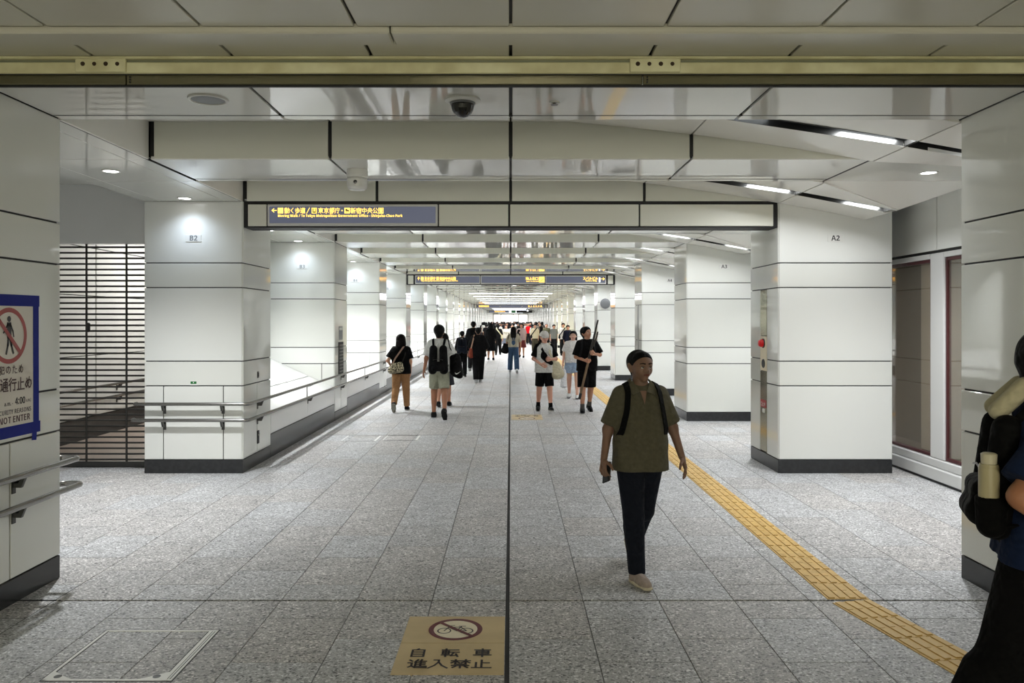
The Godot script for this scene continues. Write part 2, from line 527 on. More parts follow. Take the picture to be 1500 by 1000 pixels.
func build_floor():
	var fl := thing("floor", "grey speckled granite paving of the underground passage with black seams", "floor", Vector3.ZERO, 0.0, "", "structure")
	part("joint_bed", slab(Vector3(12.4, 0.2, 156), 0.0), M.seam, fl, Vector3(-1.0, -0.113, -69))
	var n := 0
	var st := {}
	for i in 4:
		st[i] = start()
	var row := 0.6175
	var z0 := 5.11
	for j in range(-14, 10):
		var x0 := -0.02 + 0.5 * j
		var x1 := x0 + 0.5
		var xa := x0 + (0.013 if j == 0 else 0.0025)
		var xb := x1 - (0.013 if j == -1 else 0.0025)
		var odd := posmod(j, 2) == 1
		# rows of tiles between two black seams, alternate columns shifted by half a tile
		for seam in range(-2, 19):
			var s0 := z0 + seam * row * 12
			var edges := [s0]
			for r in range(1, 12 + (1 if odd else 0)):
				edges.append(s0 + row * (r - (0.5 if odd else 0.0)))
			edges.append(s0 + row * 12)
			for r in edges.size() - 1:
				var da: float = edges[r] + (0.012 if r == 0 else 0.0025)
				var db: float = edges[r + 1] - (0.012 if r == edges.size() - 2 else 0.0025)
				var cx := (xa + xb) / 2
				var cd := (da + db) / 2
				if cd > 143 or cd < -6.5: continue
				if cd > 13 and (cx < -3.6): continue
				var tone := rng.randi() % 4
				var px := 748 + cx * 1130 / maxf(cd, 0.5)
				var py := 470 + EYE * 1130 / maxf(cd, 0.5)
				if cd > 3.6 and cd < 12.5 and px > -40 and px < 1540 and py < 1040 and floor_region(cx, cd) and n < 300:
					n += 1
					part("floor_tile", slab(Vector3(xb - xa, 0.013, db - da), 0.0012), M["granite%d" % tone], fl, Vector3(cx, -0.0065, -cd))
				else:
					face(st[tone], [V(xa, 0, da), V(xb, 0, da), V(xb, 0, db), V(xa, 0, db)], Vector3.UP)
	for i in 4:
		tag(part("outlying_tiles", st[i].commit(), M["granite%d" % i], fl), "", "", "", "stuff")
	# floor of the side passage behind the grille
	span("passage_paving", -6.7, -4.46, -0.03, 0.004, 9.9, 24.0, M.passage_floor, fl)
	print("floor tiles ", n)

# ===================================================================== walls
const ROWS := [0.172, 1.062, 1.361, 2.256, 2.555, 3.3025]

func build_walls():
	# left: long wall behind the pillars
	var w := thing("wall_left", "white wall panels behind the left hand pillars", "wall", Vector3.ZERO, 0.0, "", "structure")
	span("core", WL - 0.14, WL, 0.0, 3.66, P0 + PD, 143.0, M.panel2, w)
	# side passage behind the grille
	var p := thing("wall_passage", "white panelled wall of the side passage seen through the grille", "wall", Vector3.ZERO, 0.0, "", "structure")
	span("joint_core", -6.85, -6.66, 0.0, 3.9, 4.9, 24.0, M.joint, p)
	for c in [[5.0, 8.6], [8.61, 12.35], [12.37, 16.2], [16.22, 20.0], [20.02, 24.0]]:
		for r in [[0.35, 1.30], [1.312, 2.24], [2.252, 3.0], [3.012, 3.9]]:
			span("panel", -6.67, -6.64, r[0], r[1], c[0], c[1] - 0.01, M.panel3, p)
	span("skirting", -6.67, -6.635, 0.0, 0.34, 5.0, 24.0, M.plinth, p)
	span("end_panel", -6.7, WL, 0.0, 3.9, 24.0, 24.2, M.panel2, p)
	span("return_panel", -6.85, WL + 0.1, 0.0, 3.9, 4.9, 5.1, M.panel2, p)
	var ps := thing("ceiling_passage", "white ceiling of the side passage behind the grille", "ceiling", Vector3.ZERO, 0.0, "", "structure")
	span("panel", -6.85, WL + 0.02, 3.57, 3.62, 5.0, 24.2, M.ceil2, ps)
	span("edge_panel", WL + 0.0, WL + 0.05, 3.3025, 3.62, 5.57, P0, M.ceil2, ps)
	# right: outer wall, plain beyond the show windows
	var r := thing("wall_right", "white right hand outer wall behind the pillars", "wall", Vector3.ZERO, 0.0, "", "structure")
	span("core", OUT, OUT + 0.5, 0.0, 3.66, 11.4, 143.0, M.panel2, r)
	span("skirting", OUT - 0.015, OUT + 0.1, 0.0, 0.17, 11.4, 143.0, M.plinth, r)
	span("joint_core", OUT + 0.02, OUT + 0.5, 2.63, 3.7, 5.3, 11.4, M.joint, r)
	span("header_panel", OUT - 0.005, OUT + 0.03, 2.665, 3.35, 5.4, 7.0, M.panel, r)
	span("header_panel", OUT - 0.005, OUT + 0.03, 2.665, 3.35, 7.012, 8.86, M.panel, r)
	span("header_panel", OUT - 0.005, OUT + 0.03, 2.665, 3.35, 8.872, 10.6, M.panel, r)
	span("return_panel", WR - 0.1, OUT + 0.5, 0.0, 3.66, 5.2, 5.4, M.panel2, r)
	span("ledge", OUT - 0.06, OUT + 0.1, 0.03, 0.17, 5.4, 11.4, M.frame, r, 0.01)
	span("ledge_foot", OUT - 0.04, OUT + 0.1, 0.0, 0.03, 5.4, 11.4, M.black, r)
	span("sill", OUT - 0.03, OUT + 0.1, 0.172, 0.27, 5.4, 11.4, M.frame, r, 0.01)
	for wd in [[5.45, 8.69, 1], [8.98, 11.35, 2]]:
		var win := thing("window_%d" % wd[2], ["", "tall show window with beige backing beside the near right pillar", "tall show window with dark glass mirroring the passage, next to pillar A2"][wd[2]], "window", Vector3.ZERO, 0.0, "", "structure")
		var a: float = wd[0]
		var b: float = wd[1]
		span("head_rail", OUT - 0.02, OUT + 0.06, 2.57, 2.63, a, b, M.frame, win, 0.006)
		for t in [[a, a + 0.035, 0.275, 2.57], [b - 0.035, b, 0.275, 2.57]]:
			span("trim", OUT, OUT + 0.05, t[2], t[3], t[0], t[1], M.red_trim, win)
		span("trim", OUT, OUT + 0.05, 2.53, 2.57, a + 0.035, b - 0.035, M.red_trim, win)
		span("trim", OUT, OUT + 0.05, 0.275, 0.31, a + 0.035, b - 0.035, M.red_trim, win)
		span("pane", OUT + 0.02, OUT + 0.028, 0.31, 2.53, a + 0.035, b - 0.035, M.glass, win, 0.0)
		span("backing", OUT + 0.38, OUT + 0.42, 0.28, 2.6, a, b, M.beige2 if wd[2] == 1 else M.beige, win)
		span("side_backing", OUT + 0.05, OUT + 0.4, 0.28, 2.6, a - 0.01, a + 0.02, M.beige, win)
		span("side_backing", OUT + 0.05, OUT + 0.4, 0.28, 2.6, b - 0.02, b + 0.01, M.beige, win)
		if wd[2] == 2:
			span("side_screen", OUT + 0.1, OUT + 0.14, 0.3, 2.55, a + 0.03, a + 0.42, M.beige2, win)
	span("mullion", OUT - 0.02, OUT + 0.1, 0.27, 2.63, 8.69, 8.98, M.frame, r, 0.012)
	span("window_floor", OUT + 0.03, OUT + 0.45, 0.2, 0.28, 5.4, 11.4, M.beige, r)
	span("window_top", OUT + 0.03, OUT + 0.45, 2.58, 2.63, 5.4, 11.4, M.beige, r)
	# low parapet between the left hand pillars, with the sloping white deck behind it
	for k in range(0, LAST):
		var d0 := P0 + BAY * k + PD + 0.004
		var d1 := P0 + BAY * (k + 1) - 0.004
		var near := k < NEARB
		var pw := thing("wall_parapet", ["low white parapet with black base between pillar B2 and B3", "low white parapet with black base between pillar B3 and B4"][k] if k < 2 else "low white parapet in the %s bay down the left side" % nth(k + 1), "wall", Vector3.ZERO, 0.0, "low parapets between the left pillars", "structure")
		span("joint_core", -3.55, -AX - 0.022, 0.0, 0.55, d0, d1, M.joint, pw)
		span("black_base", -AX - 0.03, -AX - 0.002, 0.0, 0.315, d0, d1, M.plinth, pw)
		var cuts := [d0, (d0 + d1) / 2, d1] if near else [d0, d1]
		for c in cuts.size() - 1:
			var a: float = cuts[c] + 0.004
			var b: float = cuts[c + 1] - 0.004
			span("panel", -AX - 0.03, -AX, 0.325, 0.60, a, b, M.panel3, pw)
			for s in [[-3.25, -3.715], [-3.73, WL + 0.002]]:
				var ya := deck(s[0])
				var yb := deck(s[1])
				part("deck_panel", prism([V(s[0], ya, a), V(s[0], ya, b), V(s[1], yb, b), V(s[1], yb, a)], Vector3(0, -0.03, 0)), M.panel3, pw)
	# end of the passage, opening into a bright hall
	var e := thing("wall_end", "bright white hall end far down the passage beyond the crowd", "wall", Vector3.ZERO, 0.0, "", "structure")
	span("core", -7.0, 6.0, 0.0, 4.0, 144.4, 144.8, M.panel2, e)
	for x in [[-3.1, -1.9], [-1.7, 0.4], [0.6, 1.4], [1.6, 3.1]]:
		span("lit_panel", x[0], x[1], 1.2, 3.0, 144.3, 144.38, M.end_glow, e)
	for x in [-1.8, 0.5, 1.5]:
		span("post", x - 0.06, x + 0.06, 0.0, 3.3, 144.2, 144.36, M.panel3, e)

func deck(x: float) -> float:
	return 0.62 + (-AX - x) * 0.455

# ===================================================================== pillars
func pillar(side: int, k: int) -> Node3D:
	var near := k < 9
	var d := P0 + BAY * k
	var mark := ("B" if side < 0 else "A") + str(k + 2)
	var lab := ""
	if k == -1:
		lab = "near left white pillar carrying the blue-taped no entry poster" if side < 0 else "near right white pillar behind the person in navy, reflecting downlights"
	elif k <= 2:
		lab = "white panelled pillar with the plate %s and a black plinth" % mark
	else:
		lab = "white panelled pillar, %s of the %s row counted from the near one" % [nth(k + 2), "left" if side < 0 else "right"]
	var o := thing("pillar", lab, "pillar", Vector3(0, 0, -d), 0.0, "pillars along the left side" if side < 0 else "pillars along the right side", "structure")
	var w := (AX + WL) * -1.0 if side < 0 else WR - AX
	var xo := AX + w
	var s := float(side)
	var depth := PD
	# in the pillar's own frame: front at z = 0, back at z = -PD
	var bx := func(n: String, xa: float, xb: float, ya: float, yb: float, za: float, zb: float, m: Material, b := 0.004):
		part(n, slab(Vector3(absf(xb - xa), yb - ya, absf(zb - za)), b), m, o, Vector3(s * (xa + xb) / 2, (ya + yb) / 2, -(za + zb) / 2))
	bx.call("joint_core", AX + 0.018, xo - 0.018, 0.0, 3.3, 0.018, depth - 0.018, M.joint, 0.0)
	bx.call("plinth", AX + 0.002, xo - 0.002, 0.0, ROWS[0] - 0.008, 0.002, depth - 0.002, M.plinth, 0.004)
	for i in 5:
		var y0: float = ROWS[i] + (0.0 if i == 0 else 0.0065)
		var y1: float = ROWS[i + 1] - (0.0065 if i < 4 else 0.0)
		var fm: Material = M.panel if (i + k) % 2 == 0 else M.panel2
		# front
		var cuts := [AX, xo]
		if side < 0 and i == 0 and k >= 0: cuts = [AX, AX + w * 0.20, AX + w * 0.805, xo]
		for c in cuts.size() - 1:
			bx.call("panel", cuts[c] + (0.005 if c > 0 else 0.013), cuts[c + 1] - 0.005, y0, y1, 0.0, 0.02, fm)
		# aisle side
		var sc := [0.0, depth]
		if side < 0 and i == 0: sc = [0.0, 0.52, depth]
		if side > 0 and k >= 0 and k % 2 == 0 and i < 3: sc = [0.0, 0.42, 0.68, depth]
		for c in sc.size() - 1:
			if sc.size() == 4 and c == 1: continue
			bx.call("panel", AX, AX + 0.02, y0, y1, sc[c] + (0.006 if c > 0 else 0.012), sc[c + 1] - 0.006, M.side)
		if near:
			bx.call("panel", AX + 0.006, xo - 0.006, y0, y1, depth - 0.02, depth, M.panel3)
			bx.call("panel", xo - 0.02, xo, y0, y1, 0.024, depth - 0.024, M.panel3)
	if k >= 0 and k < 6:
		# number plate
		var cx := AX + w * 0.5
		if side < 0: cx = AX + w * 0.5 
		else: cx = AX + w * 0.5
		var pl := part("number_plate", slab(Vector3(0.19, 0.088, 0.006), 0.002), M.white, o, Vector3(s * cx, 2.855, 0.003))
		part("lettering", words_mesh(mark, 0.088), M.sign_ink if side > 0 else M.engraved, pl, Vector3(0, 0, 0.0035))
	return o

func build_pillars():
	for k in range(-1, LAST + 1):
		for side in [-1, 1]:
			if k < 10:
				pillar(side, k)
	# beyond, each pillar is a copy with one joined set of panels
	for side in [-1, 1]:
		var st := start()
		var w := (AX + WL) * -1.0 if side < 0 else WR - AX
		for i in 5:
			var y0: float = ROWS[i] + 0.007
			var y1: float = ROWS[i + 1] - 0.007
			var xa := minf(side * AX, side * (AX + w))
			add_box(st, Vector3(xa, y0, -PD), Vector3(xa + w, y1, 0.0))
		var pan := st.commit()
		var first: Node3D = null
		for k in range(10, LAST + 1):
			var o: Node3D
			if first == null:
				o = thing("pillar", "white panelled pillar in the far %s row without a readable plate" % ("left" if side < 0 else "right"), "pillar", Vector3.ZERO, 0.0, "pillars along the left side" if side < 0 else "pillars along the right side", "structure")
				part("joint_core", slab(Vector3(w - 0.04, 3.3, PD - 0.04), 0.0), M.joint, o, Vector3(side * (AX + w / 2), 1.65, -PD / 2))
				part("panel_cladding", pan, M.panel, o)
				part("plinth", slab(Vector3(w - 0.004, 0.164, PD - 0.004)), M.plinth, o, Vector3(side * (AX + w / 2), 0.082, -PD / 2))
				first = o
			else:
				o = first.duplicate()
				o.name = numbered("pillar")
				add_child(o)
			o.position.z = -(P0 + BAY * k)
			o.set_meta("label", "white panelled pillar, %s of the %s row counted from the near one" % [nth(k + 2), "left" if side < 0 else "right"])

# ===================================================================== ceiling
func vault(x: float) -> float:
	if x < 0.5: return EYE + 1.79
	return EYE + 1.79 - 0.085 * (x - 0.5) - 0.0165 * (x - 0.5) * (x - 0.5)

# ceiling plate over x0..x1 whose front and back edges run from (f0, b0) at x0 to (f1, b1) at x1
func vault_plate(x0: float, x1: float, f0: float, b0: float, f1: float, b1: float, n: int) -> ArrayMesh:
	var st := start()
	for i in n:
		var t0 := float(i) / n
		var t1 := float(i + 1) / n
		var xa := lerpf(x0, x1, t0)
		var xb := lerpf(x0, x1, t1)
		add_prism(st, [V(xa, vault(xa), lerpf(f0, f1, t0)), V(xb, vault(xb), lerpf(f0, f1, t1)), V(xb, vault(xb), lerpf(b0, b1, t1)), V(xa, vault(xa), lerpf(b0, b1, t0))], Vector3(0, 0.03, 0))
	return st.commit()

var far_st := {}

func cpart(near: bool, n: String, mesh: Mesh, mkey: String, parent: Node, at := Vector3.ZERO):
	if near:
		part(n, mesh, M[mkey], parent, at)
	else:
		if not far_st.has(mkey): far_st[mkey] = start()
		far_st[mkey].append_from(mesh, 0, Transform3D(Basis(), at))

func cspan(near: bool, n: String, x0: float, x1: float, y0: float, y1: float, d0: float, d1: float, mkey: String, parent: Node):
	cpart(near, n, slab(Vector3(x1 - x0, y1 - y0, d1 - d0), 0.004), mkey, parent, Vector3((x0 + x1) / 2, (y0 + y1) / 2, -(d0 + d1) / 2))

func build_ceiling():
	var c := thing("ceiling", "glossy white ceiling of cross beams and coffers over the passage", "ceiling", Vector3.ZERO, 0.0, "", "structure")
	span("roof_slab", -7.0, 6.0, 3.95, 4.1, 4.3, 145.0, M.joint, c)
	for m in range(0, 2 * (LAST + 1) + 1):
		var d := P0 - BAY + BAY / 2 * m
		var near := m < 12
		var a := d + PD
		var b := d + BAY / 2
		var even := m % 2 == 0
		# beam
		span("beam_core", -AX, AX, SOF + 0.015, SOF + 0.62, d + 0.015, a - 0.015, M.joint, c)
		for i in 4:
			var x0 := -AX + AX / 2 * i + 0.011
			var x1 := x0 + AX / 2 - 0.022
			cspan(near, "soffit_panel", x0, x1, SOF, SOF + 0.03, d + 0.012, a, "ceil", c)
			cspan(near, "beam_panel", -AX + AX / 2 * i + (0.045 if i == 0 else 0.017), x1 - 0.006, SOF + 0.004, SOF + 0.6, d, d + 0.02, "face", c)
			cspan(near, "beam_panel", x0, x1, SOF + 0.03, SOF + 0.6, a - 0.02, a - 0.002, "face", c)
		# thin bright edge strip of the soffit
		cspan(near, "edge_strip", -AX, AX, SOF - 0.003, SOF + 0.03, a - 0.12, a - 0.112, "joint", c)
		if m == 2 * (LAST + 1): break
		# coffer between this beam and the next
		cpart(near, "coffer_panel", vault_plate(-AX + 0.007, -AX / 2 - 0.007, a + 0.006, b - 0.006, a + 0.006, b - 0.006, 1), "vault", c)
		cpart(near, "coffer_panel", vault_plate(-AX / 2 + 0.007, -0.007, a + 0.006, b - 0.006, a + 0.006, b - 0.006, 1), "vault", c)
		cpart(near, "coffer_panel", vault_plate(0.007, AX / 2 - 0.007, a + 0.006, b - 0.006, a + 0.006, b - 0.006, 6), "vault", c)
		var mid := (a + b) / 2
		var fo := (0.0 if even else 0.59)
		var bo := (0.59 if even else 0.0)
		for h in 2:
			var e0 := a + 0.006 if h == 0 else mid + 0.1
			var e1 := mid - 0.1 if h == 0 else b - 0.006
			cpart(near, "coffer_panel", vault_plate(AX / 2 + 0.007, AX - 0.007, e0, e1, e0, e1, 6), "vault", c)
			# side wing of the fold, beyond the pillar line
			var g0 := e0 + (fo if h == 0 else 0.0)
			var g1 := e1 - (bo if h == 1 else 0.0)
			cpart(near, "wing_panel", vault_plate(AX + 0.007, 4.3, e0, e1, g0 if g0 < g1 else g1 - 0.02, g1, 4), "vault", c)
		var hy := vault(4.3)
		var fa := a + fo
		var fb := b - bo
		for tri in [[V(AX, SOF, a), V(OUT, SOF, a), V(4.3, hy, fa)], [V(AX, SOF, b), V(OUT, SOF, b), V(4.3, hy, fb)], [V(4.3, hy, fa), V(OUT, SOF, a), V(OUT, SOF, b)], [V(4.3, hy, fa), V(4.3, hy, fb), V(OUT, SOF, b)]]:
			if (tri[1] - tri[0]).cross(tri[2] - tri[0]).length() < 0.02: continue
			cpart(near, "fold_panel", prism(tri, Vector3(0, 0.025, 0)), "vault", c)
		cspan(near, "coffer_side", -AX - 0.02, -AX, SOF - 0.001, SOF + 0.42, a, b, "vault", c)
		# wings at soffit height
		if not even:
			cspan(near, "wing_soffit", AX + 0.006, OUT, SOF, SOF + 0.03, d, a, "ceil", c)
		var rows := [[a, b]] if even else [[d, a], [a, b]]
		for rr in rows:
			for x in [[WL + 0.01, -4.246], [-4.24, -3.461], [-3.455, -AX - 0.02]]:
				cspan(near, "side_panel", x[0], x[1], SOF, SOF + 0.03, rr[0] + 0.004, rr[1] - 0.004, "ceil2", c)
		span("wing_core", AX, OUT + 0.2, SOF + 0.14, SOF + 0.6, d, b, M.joint, c)
		span("wing_core", WL, -AX - 0.03, SOF + 0.035, SOF + 0.6, d, b, M.joint, c)
	for key in far_st:
		tag(part("far_panels", far_st[key].commit(), M[key], c), "", "", "", "stuff")
	# edge trims along the pillar lines
	for s in [-1, 1]:
		span("line_trim", s * AX - (0.012 if s > 0 else 0.026), s * AX + (0.012 if s > 0 else -0.016), SOF - 0.003, SOF + 0.02, 4.49, 143.0, M.joint, c)

# ===================================================================== entrance in front of the first beam
func build_entrance():
	var c := thing("ceiling_entrance", "dull white panel ceiling in front of the shutter rail", "ceiling", Vector3.ZERO, 0.0, "", "structure")
	var y := EYE + 1.52
	span("roof_slab", -4.0, 4.0, y + 0.02, y + 0.5, -7.0, 4.47, M.joint, c)
	var cuts := [-7.0, -4.4, -1.8, 0.6, 2.2, 3.985]
	for i in range(-5, 5):
		for r in cuts.size() - 1:
			span("panel", i * 0.8 + 0.008, i * 0.8 + 0.792, y, y + 0.03, cuts[r] + 0.005, cuts[r + 1] - 0.005, M.old, c)
		span("panel", i * 0.8 + 0.009, i * 0.8 + 0.791, y, y + 0.03, 4.19, 4.44, M.old, c)
	span("cover_strip", -4.0, -0.63, y - 0.03, y + 0.03, 3.995, 4.175, M.old, c, 0.008)
	span("cover_strip", -0.622, 4.0, y - 0.03, y + 0.03, 3.995, 4.175, M.old, c, 0.008)
	var w := thing("wall_entrance", "plain white walls of the entrance behind the photographer", "wall", Vector3.ZERO, 0.0, "", "structure")
	span("left_panel", -3.5, -AX - 0.01, 0.0, y + 0.1, -7.0, 4.49, M.panel2, w)
	span("right_panel", AX + 0.01, 3.5, 0.0, y + 0.1, -7.0, 4.49, M.panel2, w)
	span("back_panel", -4.0, 4.0, 0.0, y + 0.5, -7.2, -7.0, M.panel2, w)
	# shutter rail across the opening
	var r := thing("shutter_rail", "scuffed greenish steel shutter rail with a stainless bottom bar under the entrance ceiling", "rail")
	span("channel", -AX, AX, EYE + 1.425, EYE + 1.49, 4.44, 4.475, M.paint, r, 0.006)
	span("channel_lip", -AX, AX, EYE + 1.49, EYE + 1.512, 4.45, 4.475, M.paint_dark, r, 0.002)
	span("top_flange", -AX, AX, EYE + 1.504, EYE + 1.519, 4.42, 4.47, M.paint, r, 0.003)
	span("shadow_gap", -AX, AX, EYE + 1.416, EYE + 1.426, 4.455, 4.475, M.joint, r, 0.001)
	span("bottom_bar", -AX, -0.02 - 2.2, EYE + 1.362, EYE + 1.417, 4.445, 4.475, M.stainless, r, 0.004)
	span("bottom_bar", -0.02 - 2.196, 0.76, EYE + 1.362, EYE + 1.417, 4.445, 4.475, M.stainless, r, 0.004)
	span("bottom_bar", 0.764, AX, EYE + 1.362, EYE + 1.417, 4.445, 4.475, M.stainless, r, 0.004)
	span("bottom_seal", -AX, AX, EYE + 1.352, EYE + 1.362, 4.45, 4.475, M.black, r, 0.002)
	for x in [-2.355, 0.83]:
		var pl := span("splice_plate", x - 0.145, x + 0.145, EYE + 1.428, EYE + 1.506, 4.425, 4.445, M.paint, r, 0.004)
		for i in 4:
			var bolt := part("bolt", lathe([Vector2(0, 0.008), Vector2(0.009, 0.006), Vector2(0.012, 0.0)], 10), M.rust, pl, Vector3(-0.1 + i * 0.066, 0.008, 0.010), Vector3(PI / 2, 0, 0))
			if i % 2 == 0: bolt.scale = Vector3(1.1, 1.1, 1.1)
	for i in 6:
		var x: float = [-2.205, 0.775][i / 3] + 0.0
		part("rivet", lathe([Vector2(0, 0.004), Vector2(0.005, 0.003), Vector2(0.006, 0.0)], 8), M.black, r, V(x + 0.012, EYE + 1.376 + 0.014 * (i % 3), 4.445), Vector3(PI / 2, 0, 0))

# ===================================================================== lamps
func downlight(x: float, d: float, label: String, e: float, wide := 43.0, col := Color(0.98, 0.99, 1.0)):
	var o := thing("downlight", label, "ceiling light", Vector3(x, SOF, -d), 0.0, "round recessed downlights")
	part("ring", lathe([Vector2(0.085, 0.0), Vector2(0.087, -0.006), Vector2(0.072, -0.007), Vector2(0.066, 0.0)], 24), M.white, o)
	part("lens", lathe([Vector2(0.001, -0.004), Vector2(0.067, -0.003)], 20), M.lamp, o)
	if e > 0.0:
		var l := SpotLight3D.new()
		l.name = "lamp"
		l.position = Vector3(0, -0.03, 0)
		l.rotation.x = -PI / 2
		l.spot_angle = wide
		l.spot_angle_attenuation = 1.0
		l.spot_range = 60
		l.light_energy = e
		l.light_size = 0.06
		l.light_color = col
		l.shadow_enabled = true
		o.add_child(l)

func area(parent: Node, at: Vector3, size: Vector2, e: float, col: Color, tilt := 0.0):
	var l := AreaLight3D.new()
	l.name = "lamp"
	l.area_size = size
	l.light_energy = e
	l.light_color = col
	l.area_normalize_energy = true
	l.shadow_enabled = true
	l.position = at
	l.rotation = Vector3(-PI / 2, 0, 0)
	l.area_range = 60
	if tilt != 0.0:
		l.basis = Basis(Vector3(0, 0, 1), tilt) * Basis(Vector3(1, 0, 0), -PI / 2)
	parent.add_child(l)

func slot_light(m: int, e: float):
	var d := P0 - BAY + BAY / 2 * m + PD
	var mid := d + (BAY / 2 - PD) / 2
	var lab: String = ["linear slot light in the first sloping coffer, top right, broken at the pillar line", "linear slot light in the second coffer, above pillar A2"][m] if m < 2 else "linear slot light in the %s coffer down the right side" % nth(m + 1)
	var o := thing("slot_light", lab, "ceiling light", Vector3(0, 0, -mid), 0.0, "linear slot lights along the right side")
	# housing follows the slope of the coffer: two walls and a back
	var x0 := AX / 2 + 0.02
	for run in [[x0, AX - 0.02], [AX + 0.02, 4.25]]:
		var ya := vault(run[0])
		var yb := vault(run[1])
		for s in [-1, 1]:
			part("housing_side", prism([Vector3(run[0], ya + 0.004, s * 0.094), Vector3(run[1], yb + 0.004, s * 0.094), Vector3(run[1], yb + 0.11, s * 0.094), Vector3(run[0], ya + 0.11, s * 0.094)], Vector3(0, 0, 0.005 * s)), M.steel_dark, o)
		part("housing_back", prism([Vector3(run[0], ya + 0.11, -0.099), Vector3(run[1], yb + 0.11, -0.099), Vector3(run[1], yb + 0.11, 0.099), Vector3(run[0], ya + 0.11, 0.099)], Vector3(0, 0.012, 0)), M.steel_dark, o)
	for run in [[1.75, 2.13], [2.74, 3.17], [3.86, 4.2]]:
		var ya := vault(run[0])
		var yb := vault(run[1])
		part("tube_cover", prism([Vector3(run[0], ya + 0.06, -0.08), Vector3(run[1], yb + 0.06, -0.08), Vector3(run[1], yb + 0.06, 0.08), Vector3(run[0], ya + 0.06, 0.08)], Vector3(0, 0.03, 0)), M.tube, o)
	for x in [AX, 4.26]:
		part("end_plate", slab(Vector3(0.03, 0.12, 0.2), 0.002), M.steel_dark, o, Vector3(x, vault(x) + 0.063, 0))
	if e > 0.0:
		area(o, Vector3(2.96, vault(2.96) + 0.045, 0), Vector2(0.46, 0.13), e, Color(0.97, 0.98, 1.0), -0.15)
		area(o, Vector3(4.03, vault(4.03) + 0.045, 0), Vector2(0.38, 0.13), e * 0.6, Color(0.97, 0.98, 1.0), -0.18)

func build_lights():
	for k in range(-1, 12):
		var base := P0 + BAY * k
		var lit := k < 6
		var names := ["left downlight over the granite between the grille and the near pillar", "left downlight washing the front of pillar B2"]
		downlight(-3.87, base + 2.98, names[0] if k == -1 else "round downlight midway along the %s bay on the left" % nth(k + 1), (12.5 if k < 0 else 12.0 if k == 0 else 22.0) if lit else (9.0 if k < 10 else 0.0), 64.0)
		downlight(-3.86, base + BAY - 0.24, names[1] if k == -1 else ("left downlight washing the front of pillar B3" if k == 0 else "round downlight washing the %s pillar of the left row" % nth(k + 3)), 0.5 if lit else 0.0, 70.0, Color(0.86, 0.92, 1.0))
		downlight(4.09, base + 3.06, "right downlight beside the near pillar above the show windows" if k == -1 else "round downlight midway along the %s bay on the right" % nth(k + 1), 8.5 if lit else (7.0 if k < 10 else 0.0), 62.0, Color(0.98, 0.99, 1.0) if lit else Color(1.0, 0.93, 0.62))
	for m in range(0, 24):
		slot_light(m, 1.4 if m < 14 else 0.0)
	# the bays further down, one long fitting over each
	for k in range(6, LAST):
		var o := thing("ceiling_lamp", "long ceiling light over the %s bay of the passage" % nth(k + 1), "ceiling light", Vector3(0, SOF, -(P0 + BAY * k + BAY * 0.5 - 0.3)), 0.0, "long lights of the distant bays")
		part("diffuser", slab(Vector3(4.4, 0.02, 0.12), 0.003), M.tube, o, Vector3(0, -0.004, 0))
		area(o, Vector3(0, -0.03, 0), Vector2(4.4, 0.12), 21.0, Color(0.99, 0.99, 1.0))
	var h := thing("hall_lamp", "ceiling light of the entrance hall behind the photographer", "ceiling light", Vector3(0, EYE + 1.52, 4.5))
	part("diffuser", slab(Vector3(1.2, 0.02, 0.3), 0.003), M.tube, h, Vector3(0, -0.008, 0))
	area(h, Vector3(0, -0.03, 0), Vector2(1.2, 0.3), 2.0, Color(1.0, 0.95, 0.80))
	var bs := thing("lit_board", "large lit board on the back wall behind the photographer", "lit board", Vector3(0, 2.0, 6.9))
	part("case", slab(Vector3(3.3, 1.9, 0.06), 0.01), M.frame, bs)
	part("face", slab(Vector3(3.2, 1.8, 0.02), 0.004), M.tube, bs, Vector3(0, 0, -0.03))
	var bl := AreaLight3D.new()
	bl.name = "lamp"
	bl.area_size = Vector2(3.2, 1.8)
	bl.light_energy = 15.0
	bl.light_color = Color(1.0, 0.965, 0.84)
	bl.area_normalize_energy = true
	bl.area_range = 40
	bl.shadow_enabled = true
	bl.position = Vector3(0, 0, -0.06)
	bs.add_child(bl)
	var p := thing("passage_lamp", "ceiling light of the side passage behind the grille", "ceiling light", Vector3(-5.5, 3.555, -14.0))
	part("diffuser", slab(Vector3(0.3, 0.02, 3.0), 0.003), M.tube, p, Vector3(0, -0.008, 0))
	area(p, Vector3(0, -0.03, 0), Vector2(0.3, 3.0), 7.0, Color(1.0, 0.99, 0.97))

# ===================================================================== signs over the passage
func lettering(n: String, text: String, height: float, m: Material, parent: Node, left_x: float, base_y: float, z: float, width := 0.0):
	var t := words_mesh(text, height * 1.38)
	var bb := t.get_aabb()
	var o := part(n, t, m, parent)
	var sx := 1.0 if width == 0.0 else width / bb.size.x
	o.scale = Vector3(sx, 1, 1)
	var low := -0.5 * bb.size.y if bb.size.y < 0.001 else bb.position.y
	o.position = Vector3(left_x - bb.position.x * sx, base_y - low, z)

func lintel(k: int, label: String) -> Node3D:
	var d := P0 + BAY * k
	var o := thing("lintel", label, "lintel", Vector3(0, 0, -d), 0.0, "", "structure")
	part("joint_core", slab(Vector3(2 * AX - 0.01, 0.345, 0.32), 0.003), M.joint, o, Vector3(0, 3.158, -0.172))
	return o

func lintel_panel(o: Node3D, x0: float, x1: float):
	part("panel", slab(Vector3(x1 - x0, 0.262, 0.02), 0.004), M.face, o, Vector3((x0 + x1) / 2, 3.134, -0.006))

